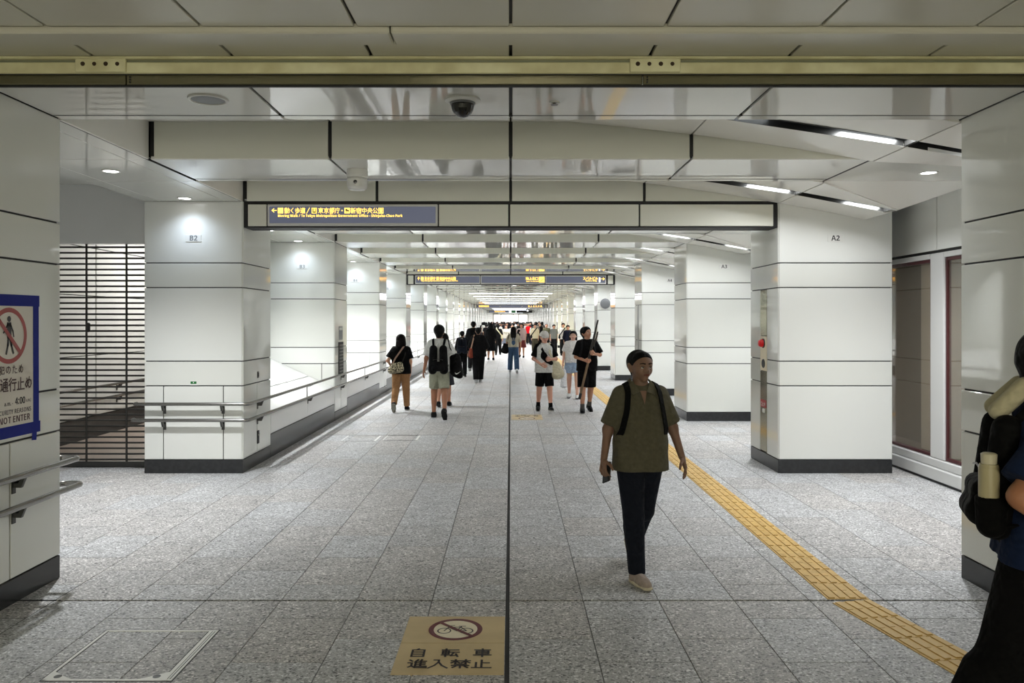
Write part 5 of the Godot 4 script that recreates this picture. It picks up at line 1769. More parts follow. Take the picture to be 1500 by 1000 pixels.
func near_people():
	var sk := Color(0.50, 0.385, 0.32)
	# ---- man in khaki, walking towards us
	var o := person({
		"x": 0.94, "d": 5.6, "h": 1.645, "turn": 4.0, "cell": 0.011, "fine": 0.0045, "girth": 1.06, "shoulders": 0.99,
		"label": "person in a khaki short sleeved shirt and dark jeans walking towards the viewer", "skin": sk,
		"legR": [13, 3, -2, 2, -12], "legL": [-12, 30, -5, -38, 2], "face": 14.0, "look": -2.0,
		"armR": [Vector3(-0.085, -0.265, -0.03), Vector3(-0.135, -0.475, 0.06), Vector3(0.05, 0, 0.1), Vector3(0.9, 0, -0.4), 0.9],
		"armL": [Vector3(0.10, -0.255, -0.02), Vector3(0.15, -0.465, 0.06), Vector3(0, 0, 0), Vector3(-0.9, 0, -0.3), 0.55],
		"top": {"color": Color(0.375, 0.36, 0.295), "sleeve": 0.86, "hem": 0.815, "neck": 1.405, "ease": 0.018, "belly": 0.112, "k": 0.035,
			"folds": [[Vector3(0.02, 1.36, 0.105), Vector3(0.10, 1.12, 0.118), 0.012, 0.02], [Vector3(-0.13, 1.22, 0.095), Vector3(0.02, 1.14, 0.125), 0.014, 0.014], [Vector3(0.13, 1.25, 0.09), Vector3(0.13, 0.95, 0.10), 0.016, 0.018], [Vector3(-0.14, 1.1, 0.08), Vector3(-0.1, 0.86, 0.1), 0.014, 0.02]]},
		"bottom": {"color": Color(0.10, 0.115, 0.155), "end": 0.96, "ease": 0.018, "waist": -0.035, "name": "jeans"},
		"shoe": Color(0.66, 0.60, 0.56), "sole": Color(0.82, 0.78, 0.68), "laces": Color(0.8, 0.77, 0.72), "hair": Color(0.035, 0.032, 0.03),
	})
	var up: Callable = frames[o].up
	var coll := cloth(Color(0.395, 0.38, 0.315))
	for s in [-1, 1]:
		part("collar", prism([up.call(Vector3(0.066 * s, 1.475, 0.02)), up.call(Vector3(0.025 * s, 1.40, 0.098)), up.call(Vector3(0.08 * s, 1.375, 0.112)), up.call(Vector3(0.11 * s, 1.43, 0.055))], Vector3(0.0, 0.006, 0.012)), coll, o)
		part("collar", prism([up.call(Vector3(0.066 * s, 1.475, 0.02)), up.call(Vector3(0.11 * s, 1.43, 0.055)), up.call(Vector3(0.10 * s, 1.44, -0.06)), up.call(Vector3(0.062 * s, 1.485, -0.05))], Vector3(0.004 * s, 0.01, 0)), coll, o)
	part("neck_opening", prism([up.call(Vector3(-0.024, 1.41, 0.096)), up.call(Vector3(0.024, 1.41, 0.096)), up.call(Vector3(0.004, 1.315, 0.128))], Vector3(0, 0, 0.006)), skin(sk), o)
	backpack(o, "black backpack worn by the person in khaki, only its straps show", INK, 0.12, 0.95, 1.34, 0.07, -0.2, 0.014)
	var j: Dictionary = frames[o].J[-1]
	var ph := carried("wallet", "dark folded wallet or phone held by the person in khaki", "wallet", o)
	var w := part("cover", slab(Vector3(0.085, 0.15, 0.014), 0.004), M.black, ph, j.palm + j.fdir * 0.02 + j.pn * 0.006)
	w.basis = Basis(j.w, j.fdir, j.pn).orthonormalized()
	part("inner_sheet", slab(Vector3(0.078, 0.14, 0.006), 0.001), M.ink_grey, w, Vector3(0.004, 0, 0.008))

	# ---- person in navy at the right edge, walking to the right and away
	o = person({
		"x": 2.10, "d": 3.05, "h": 1.80, "turn": 68.0, "cell": 0.010, "fine": 0.005, "girth": 1.08, "shoulders": 1.0, "lean": 4.0,
		"label": "person in a navy shirt with a black backpack cut off by the right edge", "skin": Color(0.66, 0.46, 0.34),
		"legR": [-20, 10, 1, -30, 4], "legL": [20, 6, 1, 10, 4], "face": -10.0,
		"armR": [Vector3(-0.09, -0.25, -0.13), Vector3(-0.08, -0.42, 0.05)], "armL": [Vector3(0.06, -0.27, 0.06), Vector3(0.05, -0.46, 0.2)],
		"top": {"color": Color(0.10, 0.155, 0.27), "sleeve": 0.84, "hem": 0.86, "ease": 0.03},
		"bottom": {"color": Color(0.035, 0.035, 0.04), "end": 0.97, "ease": 0.03, "waist": 0.03}, "shoe": INK, "style": "full",
	})
	var bp := backpack(o, "black backpack with a pale bottle on the person in navy", INK, 0.135, 0.93, 1.40, 0.06, -0.17)
	up = frames[o].up
	part("side_pocket", blob([[up.call(Vector3(-0.13, 0.99, -0.19)), up.call(Vector3(-0.145, 1.12, -0.20)), 0.05, 0.056]], 0.009, 0.02, [[up.call(Vector3(0, 1.11, 0)), Vector3.UP]]), cloth(INK), bp)
	var bt := carried("bottle", "pale bottle standing in the side pocket of the black backpack", "bottle", o)
	part("bottle_body", lathe([Vector2(0.0005, 0.0), Vector2(0.032, 0.002), Vector2(0.034, 0.03), Vector2(0.034, 0.15), Vector2(0.03, 0.165)], 24), mat(Color(0.70, 0.66, 0.52), 0.3), bt, up.call(Vector3(-0.15, 1.05, -0.205)))
	part("cap", lathe([Vector2(0.026, 0.165), Vector2(0.027, 0.20), Vector2(0.02, 0.205), Vector2(0.0005, 0.206)], 20), mat(Color(0.80, 0.77, 0.66), 0.35), bt, up.call(Vector3(-0.15, 1.05, -0.205)))
	var tw := carried("towel", "pale cloth lying over the shoulder behind the neck of the person in navy", "cloth", o)
	part("cloth_fold", blob([[up.call(Vector3(-0.03, 1.50, -0.10)), up.call(Vector3(-0.04, 1.40, -0.18)), 0.036, 0.034], [up.call(Vector3(0.05, 1.50, -0.10)), up.call(Vector3(0.04, 1.41, -0.18)), 0.036, 0.034]], 0.009, 0.04), cloth(Color(0.78, 0.75, 0.63)), tw)
	part("dark_band", band([up.call(Vector3(-0.10, 1.46, -0.02)), up.call(Vector3(-0.05, 1.555, -0.075)), up.call(Vector3(0.05, 1.555, -0.075)), up.call(Vector3(0.10, 1.46, -0.02))], 0.05, 0.012, up.call(Vector3(0, 1.42, 0.02))), cloth(INK), tw)

	# ---- woman with the patterned shoulder bag, walking away
	o = person({
		"x": -2.26, "d": 15.9, "h": 1.57, "turn": 182.0, "cell": 0.015, "fine": 0.008, "fem": true, "girth": 1.05, "eyes": false,
		"label": "person in a black top and tan trousers walking away beside the left parapet", "skin": Color(0.78, 0.60, 0.50),
		"legL": [-14, 30, 2, -48, 3], "legR": [12, 3, 2, 0, 3],
		"armL": [Vector3(0.13, -0.24, -0.06), Vector3(0.07, -0.38, 0.10)], "armR": [Vector3(-0.06, -0.27, -0.02), Vector3(-0.05, -0.50, 0.06)],
		"top": {"color": INK, "sleeve": 0.75, "hem": 0.84, "ease": 0.03}, "bottom": {"color": Color(0.62, 0.46, 0.31), "end": 0.93, "ease": 0.022, "waist": 0.02},
		"hair": Color(0.07, 0.04, 0.035), "style": "bob", "sole": Color(0.55, 0.54, 0.50),
	})
	up = frames[o].up
	var camo := cloth(Color(1, 1, 1))
	var ct := noise_tex(0.05, 128, Color(0.05, 0.05, 0.04), Color(0.85, 0.80, 0.68), 77, 3)
	ct.color_ramp.set_offset(0, 0.42)
	ct.color_ramp.set_offset(1, 0.58)
	camo.albedo_texture = ct
	camo.uv1_scale = Vector3(3.5, 3.5, 3.5)
	var bag := carried("shoulder_bag", "mottled dark and cream shoulder bag on the back of the person in tan trousers", "bag", o)
	part("bag", blob([[up.call(Vector3(0.19, 0.93, -0.17)), up.call(Vector3(0.0, 0.96, -0.18)), 0.085, 0.085], [up.call(Vector3(0.15, 1.03, -0.16)), up.call(Vector3(-0.01, 1.06, -0.16)), 0.05, 0.05]], 0.013, 0.05), camo, bag)
	part("strap", band([up.call(Vector3(0.17, 1.06, -0.17)), up.call(Vector3(0.1, 1.20, -0.16)), up.call(Vector3(-0.04, 1.40, -0.12)), up.call(Vector3(-0.09, 1.475, -0.02)), up.call(Vector3(-0.06, 1.40, 0.11))], 0.035, 0.008, up.call(Vector3(0, 1.25, 0))), cloth(Color(0.66, 0.54, 0.48)), bag)
	part("strap", band([up.call(Vector3(-0.03, 1.06, -0.18)), up.call(Vector3(-0.1, 1.25, -0.155)), up.call(Vector3(-0.14, 1.45, -0.05)), up.call(Vector3(-0.12, 1.40, 0.1))], 0.03, 0.008, up.call(Vector3(0, 1.25, 0))), cloth(Color(0.16, 0.15, 0.13)), bag)

	# ---- man in white with the black backpack, walking away
	o = person({
		"x": -1.36, "d": 14.7, "h": 1.76, "turn": 180.0, "cell": 0.014, "fine": 0.007, "eyes": false,
		"label": "person in a white shirt and pale shorts with a black backpack, walking away", "skin": Color(0.62, 0.43, 0.33),
		"legL": [11, 4, 2, 0, 4], "legR": [-13, 26, 3, -45, 4],
		"armL": [Vector3(0.08, -0.27, -0.03), Vector3(0.13, -0.50, 0.05)], "armR": [Vector3(-0.09, -0.25, 0.0), Vector3(-0.14, -0.29, 0.21)],
		"top": {"color": Color(0.86, 0.86, 0.85), "sleeve": 0.85, "hem": 0.86, "ease": 0.025},
		"bottom": {"color": Color(0.64, 0.645, 0.57), "end": 0.42, "ease": 0.02, "waist": 0.03, "name": "shorts"}, "shoe": Color(0.08, 0.075, 0.07), "style": "full",
	})
	backpack(o, "black backpack on the back of the person in the white shirt", INK, 0.15, 0.84, 1.34, 0.08, -0.2)
	bag = carried("drawstring_bag", "black soft bag with a white curved mark, carried beside the black backpack", "bag", o)
	up = frames[o].up
	part("bag", blob([[up.call(Vector3(-0.30, 0.86, -0.03)), up.call(Vector3(-0.27, 1.12, 0.0)), 0.10, 0.075], [up.call(Vector3(-0.38, 0.80, -0.03)), up.call(Vector3(-0.33, 1.12, 0.0)), 0.07, 0.06]], 0.013, 0.06), cloth(INK, 0.7), bag)
	part("strap", band([up.call(Vector3(-0.28, 1.16, -0.02)), up.call(Vector3(-0.20, 1.30, -0.09)), up.call(Vector3(-0.165, 1.455, -0.04)), up.call(Vector3(-0.16, 1.44, 0.06))], 0.02, 0.008, up.call(Vector3(-0.1, 1.2, 0))), cloth(INK), bag)
	var mk := start()
	var cm: Vector3 = up.call(Vector3(-0.335, 0.845, -0.136))
	for seg in [[0.035, 0.0, 0.02, -0.022, 0.016], [0.02, -0.022, -0.005, -0.018, 0.018], [-0.005, -0.018, -0.035, 0.0, 0.012], [-0.035, 0.0, -0.06, 0.02, 0.006]]:
		add_prism(mk, [cm + Vector3(seg[0], seg[1] - seg[4] / 2, 0), cm + Vector3(seg[2], seg[3] - seg[4] / 2, 0), cm + Vector3(seg[2], seg[3] + seg[4] / 2, 0), cm + Vector3(seg[0], seg[1] + seg[4] / 2, 0)], Vector3(0, 0, 0.02))
	part("white_mark", mk.commit(), M.white, bag)

	# ---- woman hidden in front of him
	o = person({
		"x": -1.44, "d": 16.7, "h": 1.56, "turn": 178.0, "cell": 0.018, "fine": 0.009, "fem": true, "eyes": false,
		"label": "person in a pale blouse mostly hidden behind the person with the black backpack", "skin": Color(0.72, 0.53, 0.43),
		"legL": [-8, 14, 1, -15], "legR": [9, 3, 1, 0], "style": "bob",
		"armR": [Vector3(-0.12, -0.25, 0.02), Vector3(-0.15, -0.38, 0.18)],
		"top": {"color": Color(0.74, 0.73, 0.70), "sleeve": 1.2, "hem": 0.86, "ease": 0.035}, "bottom": {"color": Color(0.2, 0.2, 0.22), "skirt": 0.5, "flare": 0.03, "name": "skirt"},
	})

	# ---- boy in the cap, walking towards us
	o = person({
		"x": 0.69, "d": 15.75, "h": 1.60, "turn": 3.0, "cell": 0.013, "fine": 0.0065,
		"label": "person in a white cap, black and white jersey and black shorts, facing the viewer", "skin": Color(0.80, 0.60, 0.52),
		"legR": [-6, 10, 3, -14, 6], "legL": [10, 3, 3, 4, 6], "face": 4.0, "look": -8.0,
		"armR": [Vector3(-0.085, -0.245, 0.02), Vector3(0.06, -0.36, 0.19), Vector3(0.4, 0, 0.1), Vector3(0.1, 0, -1), 0.7],
		"armL": [Vector3(0.09, -0.25, 0.03), Vector3(-0.03, -0.255, 0.21), Vector3(-0.3, 0, 0.2), Vector3(-0.2, 0, -1), 1.2],
		"top": {"color": Color(0.87, 0.87, 0.86), "sleeve": 0.0, "hem": 0.83, "ease": 0.032},
		"bottom": {"color": INK, "end": 0.44, "ease": 0.02, "waist": 0.02, "name": "shorts"}, "socks": INK, "shoe": INK, "sole": Color(0.6, 0.6, 0.58),
	})
	up = frames[o].up
	var f: Dictionary = frames[o]
	var slv := []
	for s in [1, -1]:
		var jj: Dictionary = f.J[s]
		slv.append([jj.sh + Vector3(-0.02 * s, 0.005, 0), jj.sh.lerp(jj.el, 0.85), 0.085, 0.083, 1])
	part("sleeves", blob([slv[0]], 0.013, 0.02), cloth(INK), o)
	part("sleeves", blob([slv[1]], 0.013, 0.02), cloth(INK), o)
	part("side_panel", blob([[up.call(Vector3(-0.02, 1.18, 0.07)), up.call(Vector3(0.07, 1.05, 0.07)), 0.085, 0.08], [up.call(Vector3(-0.08, 1.33, 0.06)), up.call(Vector3(-0.02, 1.18, 0.07)), 0.06, 0.085]], 0.013, 0.05), cloth(INK), o)
	var hd: Callable = f.hd
	var H: Transform3D = f.H
	var cap := part("cap", blob([[hd.call(0, 1.628, -0.026), hd.call(0, 1.632, 0.02), 0.104, 0.096]], 0.007, 0.02, [[hd.call(0, 1.615, 0), H.basis * Vector3(0, -1, 0.1)]]), cloth(Color(0.86, 0.85, 0.83)), o)
	part("cap_peak", blob([[hd.call(-0.03, 1.622, 0.10), hd.call(0.03, 1.622, 0.10), 0.055, 0.055], [hd.call(-0.03, 1.614, 0.14), hd.call(0.03, 1.614, 0.14), 0.04, 0.04]], 0.006, 0.03, [[hd.call(0, 1.628, 0.1), H.basis * Vector3(0, 1, 0.15)], [hd.call(0, 1.612, 0.1), H.basis * Vector3(0, -1, -0.15)]]), cloth(Color(0.84, 0.83, 0.81)), cap)
	bag = carried("tote_bag", "cream canvas bag hanging from the shoulder of the person in the cap", "bag", o)
	tote(bag, up.call(Vector3(0.26, 0.90, 0.06)), 0.29, 0.40, 0.085, cloth(Color(0.86, 0.83, 0.72)), Basis(Vector3.BACK, 0.25))
	part("strap", band(bend([up.call(Vector3(0.20, 1.06, 0.10)), up.call(Vector3(0.10, 1.25, 0.155)), up.call(Vector3(0.11, 1.47, 0.03)), up.call(Vector3(0.14, 1.40, -0.12)), up.call(Vector3(0.25, 1.08, 0.02))], 0.03, 3), 0.05, 0.012, up.call(Vector3(0.05, 1.25, 0.0))), cloth(Color(0.80, 0.78, 0.68)), bag)
	bag = carried("sling_bag", "black sling bag across the chest of the person in the cap", "bag", o)
	part("bag", blob([[up.call(Vector3(0.04, 1.09, 0.135)), up.call(Vector3(0.13, 1.04, 0.125)), 0.05, 0.05]], 0.012, 0.03), cloth(INK, 0.6), bag)
	part("strap", band([up.call(Vector3(0.05, 1.12, 0.16)), up.call(Vector3(-0.06, 1.33, 0.135)), up.call(Vector3(-0.115, 1.47, 0.02)), up.call(Vector3(-0.08, 1.40, -0.12))], 0.045, 0.01, up.call(Vector3(0, 1.25, 0))), cloth(INK), bag)

	# ---- man with the long pole, looking up to the side
	o = person({
		"x": 1.545, "d": 15.6, "h": 1.71, "turn": 4.0, "cell": 0.013, "fine": 0.0065,
		"label": "person in black shirt and shorts holding a long wooden pole", "skin": Color(0.70, 0.51, 0.41),
		"legR": [9, 2, 2, 2, 8], "legL": [-9, 16, 0, -18, 6], "face": 30.0, "look": 12.0, "tilt": 6.0,
		"armR": [Vector3(-0.07, -0.265, 0.0), Vector3(0.075, -0.325, 0.2), Vector3(0.2, 0.1, 0.1), Vector3(0.3, 0, -1), 1.5],
		"armL": [Vector3(0.10, -0.22, 0.03), Vector3(-0.04, -0.20, 0.235), Vector3(-0.2, 0.2, 0.1), Vector3(-0.3, 0, -1), 1.5],
		"top": {"color": INK, "sleeve": 0.9, "hem": 0.83, "ease": 0.032}, "bottom": {"color": INK, "end": 0.47, "ease": 0.026, "waist": 0.02, "name": "shorts"},
		"shoe": INK, "socks": Color(0.35, 0.34, 0.33), "style": "full",
	})
	backpack(o, "dark backpack straps on the person holding the pole", Color(0.10, 0.10, 0.11), 0.11, 1.0, 1.36, 0.06, -0.19)
	# the pole passes through both hands
	var jr: Dictionary = frames[o].J[-1]
	var jl: Dictionary = frames[o].J[1]
	var pole := thing("pole", "long wooden pole with a dark upper half held aslant", "pole")
	var a: Vector3 = o.transform * (jr.palm + Vector3(0, 0, 0.005))
	var dirp: Vector3 = (Vector3(0.235, 1.0, 0.0)).normalized()
	var bot := a - dirp * 0.78
	var upp := a + dirp * 0.84
	part("shaft", tube([bot + dirp * 0.12, a + dirp * 0.05], 0.024, 12), mat(Color(0.42, 0.33, 0.23), 0.6), pole)
	part("dark_grip", tube([a + dirp * 0.05, a + dirp * 0.45, upp], 0.027, 12, 0.016), mat(Color(0.10, 0.085, 0.07), 0.6), pole)
	part("foot_cap", tube([bot, bot + dirp * 0.12], 0.028, 12), M.black, pole)
	part("side_hook", tube([a + dirp * 0.30 + Vector3(0.03, 0, 0), a + dirp * 0.50 + Vector3(0.055, 0, 0), a + dirp * 0.60 + Vector3(0.05, 0, 0)], 0.016, 8), mat(Color(0.16, 0.13, 0.10), 0.6), pole)

	# ---- girl behind him
	o = person({
		"x": 1.49, "d": 18.4, "h": 1.60, "turn": -6.0, "cell": 0.018, "fine": 0.009, "fem": true,
		"label": "person in white top and pale blue shorts, half hidden behind the pole holder", "skin": Color(0.80, 0.62, 0.54),
		"legL": [8, 3, 1, 2], "legR": [-8, 12, 1, -12], "style": "long",
		"armR": [Vector3(-0.08, -0.27, 0.0), Vector3(-0.10, -0.49, 0.1)],
		"top": {"color": Color(0.88, 0.87, 0.86), "sleeve": 0.7, "hem": 0.90, "ease": 0.03}, "bottom": {"color": Color(0.62, 0.70, 0.80), "end": 0.3, "ease": 0.04, "flare": 0.02, "name": "shorts"}, "shoe": Color(0.8, 0.8, 0.8),
	})
	bag = carried("paper_bag", "white bag dangling from the hand of the half hidden person in white", "bag", o)
	var jb: Dictionary = frames[o].J[-1]
	tote(bag, jb.palm + Vector3(0.0, -0.30, 0), 0.16, 0.46, 0.045, cloth(Color(0.86, 0.86, 0.87)))
	part("handle", tube([jb.palm + Vector3(-0.04, -0.1, 0), jb.palm, jb.palm + Vector3(0.04, -0.1, 0)], 0.006, 6), M.white, bag)

func middle_people():
	var o: Node3D
	var up: Callable
	var bag: Node3D
	var away := {"cell": 0.019, "fine": 0.0105, "eyes": false}
	var mk := func(c: Dictionary) -> Node3D:
		c.merge(away)
		return person(c)
	o = mk.call({"x": -1.60, "d": 25.5, "h": 1.50, "turn": 180.0, "label": "short person in dark clothes with a navy backpack, walking away", "legL": [9, 3, 2, 0], "legR": [-6, 12, 2, -15], "top": {"color": Color(0.05, 0.055, 0.07), "sleeve": 1.5, "hem": 0.86, "ease": 0.03}, "bottom": {"color": INK, "end": 0.95, "ease": 0.03}})
	backpack(o, "navy backpack on the short person in dark clothes", Color(0.075, 0.09, 0.13), 0.16, 0.88, 1.40, 0.09, -0.2)
	mk.call({"x": -1.38, "d": 28.6, "h": 1.82, "turn": 180.0, "label": "tall person in black with short hair, walking away beyond the navy backpack", "legL": [-9, 16, 2, -20], "legR": [10, 3, 2, 0], "top": {"color": INK, "sleeve": 0.9, "hem": 0.86, "ease": 0.04}, "bottom": {"color": INK, "end": 0.95, "ease": 0.03}, "girth": 1.08, "sole": Color(0.7, 0.7, 0.68)})
	o = mk.call({"x": -0.965, "d": 23.0, "h": 1.64, "turn": 180.0, "label": "person in a loose black outfit with a brown bag at the side, walking away", "legL": [-3, 8, -2, -8], "legR": [6, 3, -2, 0], "girth": 1.12, "top": {"color": INK, "sleeve": 1.15, "hem": 0.80, "ease": 0.045}, "bottom": {"color": INK, "end": 0.93, "ease": 0.045, "flare": 0.0}, "shoe": Color(0.6, 0.6, 0.6), "sole": Color(0.8, 0.8, 0.8), "armL": [Vector3(0.09, -0.26, -0.02), Vector3(0.07, -0.48, 0.08)], "armR": [Vector3(-0.10, -0.25, 0.0), Vector3(-0.09, -0.36, 0.18)]})
	bag = carried("shoulder_bag", "small brown bag on a tan strap at the side of the person in loose black", "bag", o)
	up = frames[o].up
	tote(bag, up.call(Vector3(0.215, 0.93, -0.10)), 0.13, 0.30, 0.05, cloth(Color(0.45, 0.20, 0.14)))
	part("strap", band([up.call(Vector3(0.21, 1.06, -0.13)), up.call(Vector3(0.15, 1.3, -0.16)), up.call(Vector3(0.12, 1.47, -0.06)), up.call(Vector3(0.13, 1.40, 0.1))], 0.04, 0.012, up.call(Vector3(0.05, 1.2, 0))), cloth(Color(0.62, 0.50, 0.42)), bag)
	mk.call({"x": -0.93, "d": 36.4, "h": 1.72, "turn": 180.0, "label": "person in a long black dress with voluminous dark hair, walking away", "legL": [6, 3, 2, 0], "legR": [-6, 8, 2, -10], "fem": true, "style": "bob", "top": {"color": INK, "sleeve": 1.6, "hem": 0.86, "ease": 0.04}, "bottom": {"color": Color(0.03, 0.035, 0.05), "skirt": 0.42, "flare": 0.06, "name": "skirt"}})
	o = mk.call({"x": 0.10, "d": 27.4, "h": 1.62, "turn": 180.0, "label": "person with long black hair in blue denim overalls, walking away along the centre seam", "fem": true, "style": "long", "legL": [10, 3, 3, 0], "legR": [-10, 16, 3, -25], "armL": [Vector3(0.09, -0.26, -0.02), Vector3(0.12, -0.40, 0.12)], "armR": [Vector3(-0.10, -0.26, 0.0), Vector3(-0.11, -0.50, 0.04)], "top": {"color": Color(0.74, 0.70, 0.62), "sleeve": 0.9, "hem": 0.95, "ease": 0.024}, "bottom": {"color": Color(0.24, 0.33, 0.44), "end": 0.93, "ease": 0.02, "flare": 0.028, "bib": true, "name": "overalls"}, "shoe": Color(0.85, 0.85, 0.85), "sole": Color(0.85, 0.85, 0.85)})
	up = frames[o].up
	for s in [-1, 1]:
		part("shoulder_strap", band([up.call(Vector3(0.02 * s, 1.22, -0.135)), up.call(Vector3(0.08 * s, 1.42, -0.10)), up.call(Vector3(0.10 * s, 1.47, 0.0)), up.call(Vector3(0.08 * s, 1.30, 0.13))], 0.04, 0.012, up.call(Vector3(0, 1.25, 0))), cloth(Color(0.24, 0.33, 0.44)), o)
	bag = carried("tote_bag", "black tote bag on the shoulder of the person in denim overalls", "bag", o)
	tote(bag, up.call(Vector3(0.30, 0.92, 0.0)), 0.30, 0.40, 0.075, cloth(INK), Basis(Vector3.BACK, 0.2))
	part("strap", band([up.call(Vector3(0.24, 1.08, -0.06)), up.call(Vector3(0.17, 1.40, -0.09)), up.call(Vector3(0.165, 1.47, 0.0)), up.call(Vector3(0.2, 1.36, 0.09)), up.call(Vector3(0.25, 1.08, 0.06))], 0.03, 0.01, up.call(Vector3(0.08, 1.2, 0))), cloth(INK), bag)
	var list := [
		["person in a navy top and khaki trousers walking towards the viewer on the right", 2.80, 37.7, 1.63, 0.0, Color(0.07, 0.085, 0.15), Color(0.66, 0.61, 0.50), "full", false, 1.5],
		["person in white with a dark bag walking just left of the navy top", 2.83, 41.5, 1.72, 0.0, Color(0.80, 0.79, 0.77), Color(0.08, 0.08, 0.09), "full", false, 0.8],
		["person in a cream shirt with a dark strap across the chest, facing the viewer", 1.40, 44.5, 1.66, 0.0, Color(0.80, 0.76, 0.64), Color(0.30, 0.28, 0.22), "full", false, 1.1],
		["person in an olive top standing behind the cap wearer's right side", 2.14, 46.0, 1.67, 0.0, Color(0.33, 0.33, 0.25), Color(0.12, 0.12, 0.13), "short", false, 0.8],
		["person in a grey top with dark trousers next to the olive top", 2.47, 44.0, 1.63, 0.0, Color(0.45, 0.46, 0.45), Color(0.08, 0.08, 0.10), "full", false, 0.8],
		["person in a bright red top in the middle of the crowd", 1.43, 62.0, 1.66, 0.0, Color(0.80, 0.06, 0.10), Color(0.08, 0.08, 0.1), "short", false, 0.8],
		["person in a pale pink top and dark vest right of the denim overalls", 0.55, 39.0, 1.72, -8.0, Color(0.80, 0.70, 0.68), Color(0.45, 0.20, 0.20), "bob", true, 0.7],
		["person in a white blouse and blue grey skirt left of the centre seam", -0.28, 46.0, 1.60, 0.0, Color(0.86, 0.84, 0.78), Color(0.45, 0.48, 0.54), "tied", true, 0.8],
		["person in a white top with dark shoulder bag on the centre seam", 0.10, 48.0, 1.62, 4.0, Color(0.85, 0.83, 0.80), Color(0.15, 0.15, 0.17), "tied", true, 0.8],
		["person in black with a cream stripe at the shoulder, walking away", -0.68, 42.0, 1.66, 180.0, INK, INK, "full", false, 0.9],
		["person in grey walking away left of the black dress", -1.15, 47.0, 1.60, 180.0, Color(0.30, 0.30, 0.31), INK, "bob", true, 1.2],
		["person in a black jacket near the right pillars, behind the grey top", 2.2, 58.0, 1.66, 0.0, INK, INK, "short", false, 1.6],
	]
	var n := 0
	for p in list:
		n += 1
		var fem: bool = p[8]
		var ph := 9.0 if n % 2 else -9.0
		o = mk.call({"x": p[1], "d": p[2], "h": p[3], "turn": p[4], "label": p[0], "fem": fem, "style": p[7], "legL": [ph, 3 if ph > 0 else 14, 2, 0 if ph > 0 else -15], "legR": [-ph, 14 if ph > 0 else 3, 2, -15 if ph > 0 else 0], "skin": Color(0.74, 0.55, 0.45), "cell": 0.024,
			"top": {"color": p[5], "sleeve": p[9], "hem": 0.86, "ease": 0.03}, "bottom": {"color": p[6], "skirt": 0.5, "flare": 0.03, "name": "skirt"} if fem and n != 11 else {"color": p[6], "end": 0.94, "ease": 0.03}})
		up = frames[o].up
		if n in [2, 3, 9, 10]:
			var nm: String = {2: "dark shoulder bag of the person in white by the navy top", 3: "dark sling strap and bag across the cream shirt", 9: "dark shoulder bag of the person in white on the centre seam", 10: "cream bag strap on the person in black"}[n]
			bag = carried("shoulder_bag", nm, "bag", o)
			var col: Color = Color(0.78, 0.75, 0.60) if n == 10 else INK
			var z := -1.0 if n == 10 else 1.0
			part("bag", blob([[up.call(Vector3(-0.19, 0.95, 0.05 * z)), up.call(Vector3(-0.19, 1.05, 0.05 * z)), 0.08, 0.06]], 0.02, 0.02), cloth(col), bag)
			part("strap", band([up.call(Vector3(-0.19, 1.08, 0.10 * z)), up.call(Vector3(-0.06, 1.26, 0.155 * z)), up.call(Vector3(0.08, 1.44, 0.10 * z)), up.call(Vector3(0.10, 1.475, 0.0))], 0.05, 0.014, up.call(Vector3(0, 1.25, 0))), cloth(col), bag)
		if n == 7:
			part("vest", blob([[up.call(Vector3(-0.10, 1.30, 0.02)), up.call(Vector3(-0.10, 1.0, 0.02)), 0.125, 0.125]], 0.024, 0.03), cloth(INK), o)

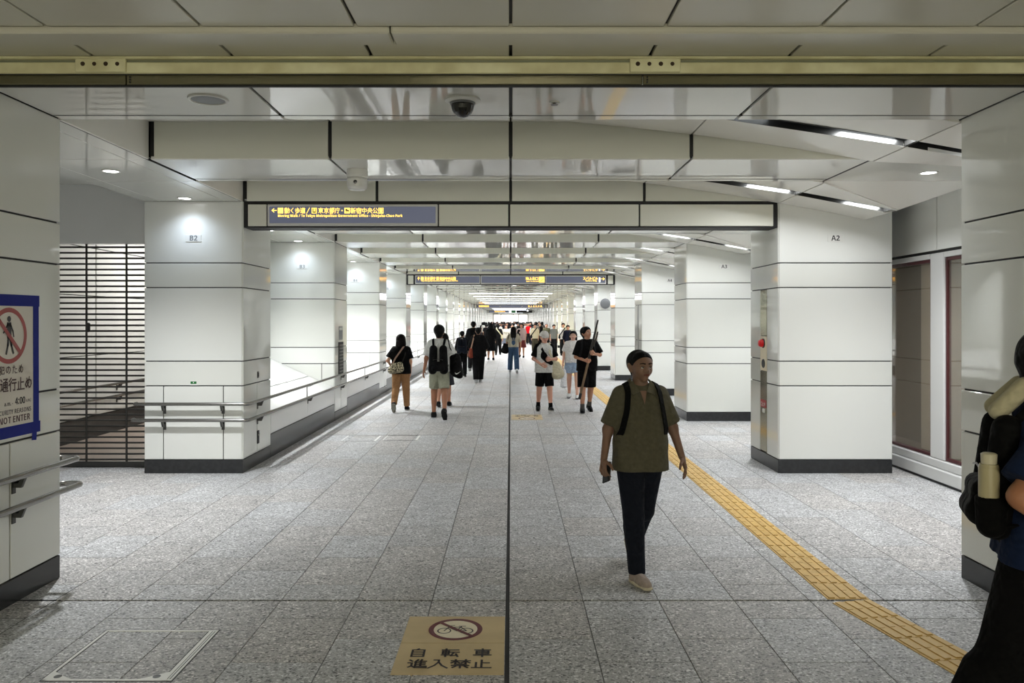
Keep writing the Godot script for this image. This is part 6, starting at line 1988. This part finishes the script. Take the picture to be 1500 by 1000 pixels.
func crowd():
	# a handful of walkers, copied with other heights, clothes and places
	var base := []
	var tops := [INK, Color(0.82, 0.81, 0.78), Color(0.05, 0.06, 0.09), Color(0.45, 0.43, 0.40), Color(0.06, 0.06, 0.065), Color(0.86, 0.85, 0.84), Color(0.12, 0.12, 0.12), INK]
	var mats := []
	for t in tops: mats.append(cloth(t))
	var r := RandomNumberGenerator.new()
	r.seed = 4711
	var hue := ["black", "white", "navy", "grey brown", "black", "white", "dark grey", "black"]
	var lab := ""
	var grp := "distant crowd down the passage"
	for i in 6:
		var ph := 11.0 if i % 2 else -11.0
		base.append(person({"x": -1.4 + i * 0.55, "d": 56.0 + i * 1.7, "h": 1.70, "turn": 180.0 if i % 3 == 0 else 0.0, "label": "distant pedestrian in a %s top %s among the dense crowd" % [hue[i], "walking away" if i % 3 == 0 else "walking nearer"], "group": grp, "eyes": false, "cell": 0.03, "fine": 0.014, "fem": i in [1, 4], "style": ["full", "long", "short", "full", "bob", "short"][i],
			"legL": [ph, 3 if ph > 0 else 16, 2, 0 if ph > 0 else -15], "legR": [-ph, 16 if ph > 0 else 3, 2, -15 if ph > 0 else 0], "skin": Color(0.72, 0.54, 0.44),
			"top": {"color": tops[i], "sleeve": [0.8, 0.7, 1.5, 0.9, 0.6, 0.8][i], "hem": 0.86, "ease": 0.03}, "bottom": {"color": [INK, Color(0.3, 0.3, 0.33), Color(0.12, 0.13, 0.17), Color(0.25, 0.23, 0.2), Color(0.1, 0.1, 0.1), Color(0.45, 0.42, 0.36)][i], "end": 0.94, "ease": 0.03}}))
	var put := []
	for b in base: put.append(Vector2(b.position.x, -b.position.z))
	var tries := 0
	while put.size() < 120 and tries < 4000:
		tries += 1
		var u := r.randf()
		var d := 54.0 + 60.0 * u
		var x := r.randf_range(-2.6, 2.7)
		if d < 60.0 and (x < -1.9 or x > 2.3): continue
		var ok := true
		for q in put:
			if absf(q.x - x) < 0.6 and absf(q.y - d) < 0.8: ok = false
		for q in frames:
			if absf(q.position.x - x) < 0.7 and absf(-q.position.z - d) < 1.0: ok = false
		if not ok: continue
		put.append(Vector2(x, d))
		var c: Node3D = base[r.randi() % base.size()].duplicate()
		c.name = numbered("person")
		add_child(c)
		c.position = V(x, 0, d)
		var back := r.randf() < 0.5
		c.rotation.y = (PI if back else 0.0) + r.randf_range(-0.15, 0.15)
		var s := r.randf_range(0.92, 1.06)
		c.scale = Vector3(s, s, s)
		var mi := r.randi() % mats.size()
		var m: Material = mats[mi]
		c.set_meta("label", "distant pedestrian in a %s top %s among the dense crowd" % [hue[mi], "walking away" if back else "walking nearer"])
		for k in c.get_children():
			if String(k.name).begins_with("shirt"): k.material_override = m
	print("crowd ", put.size())
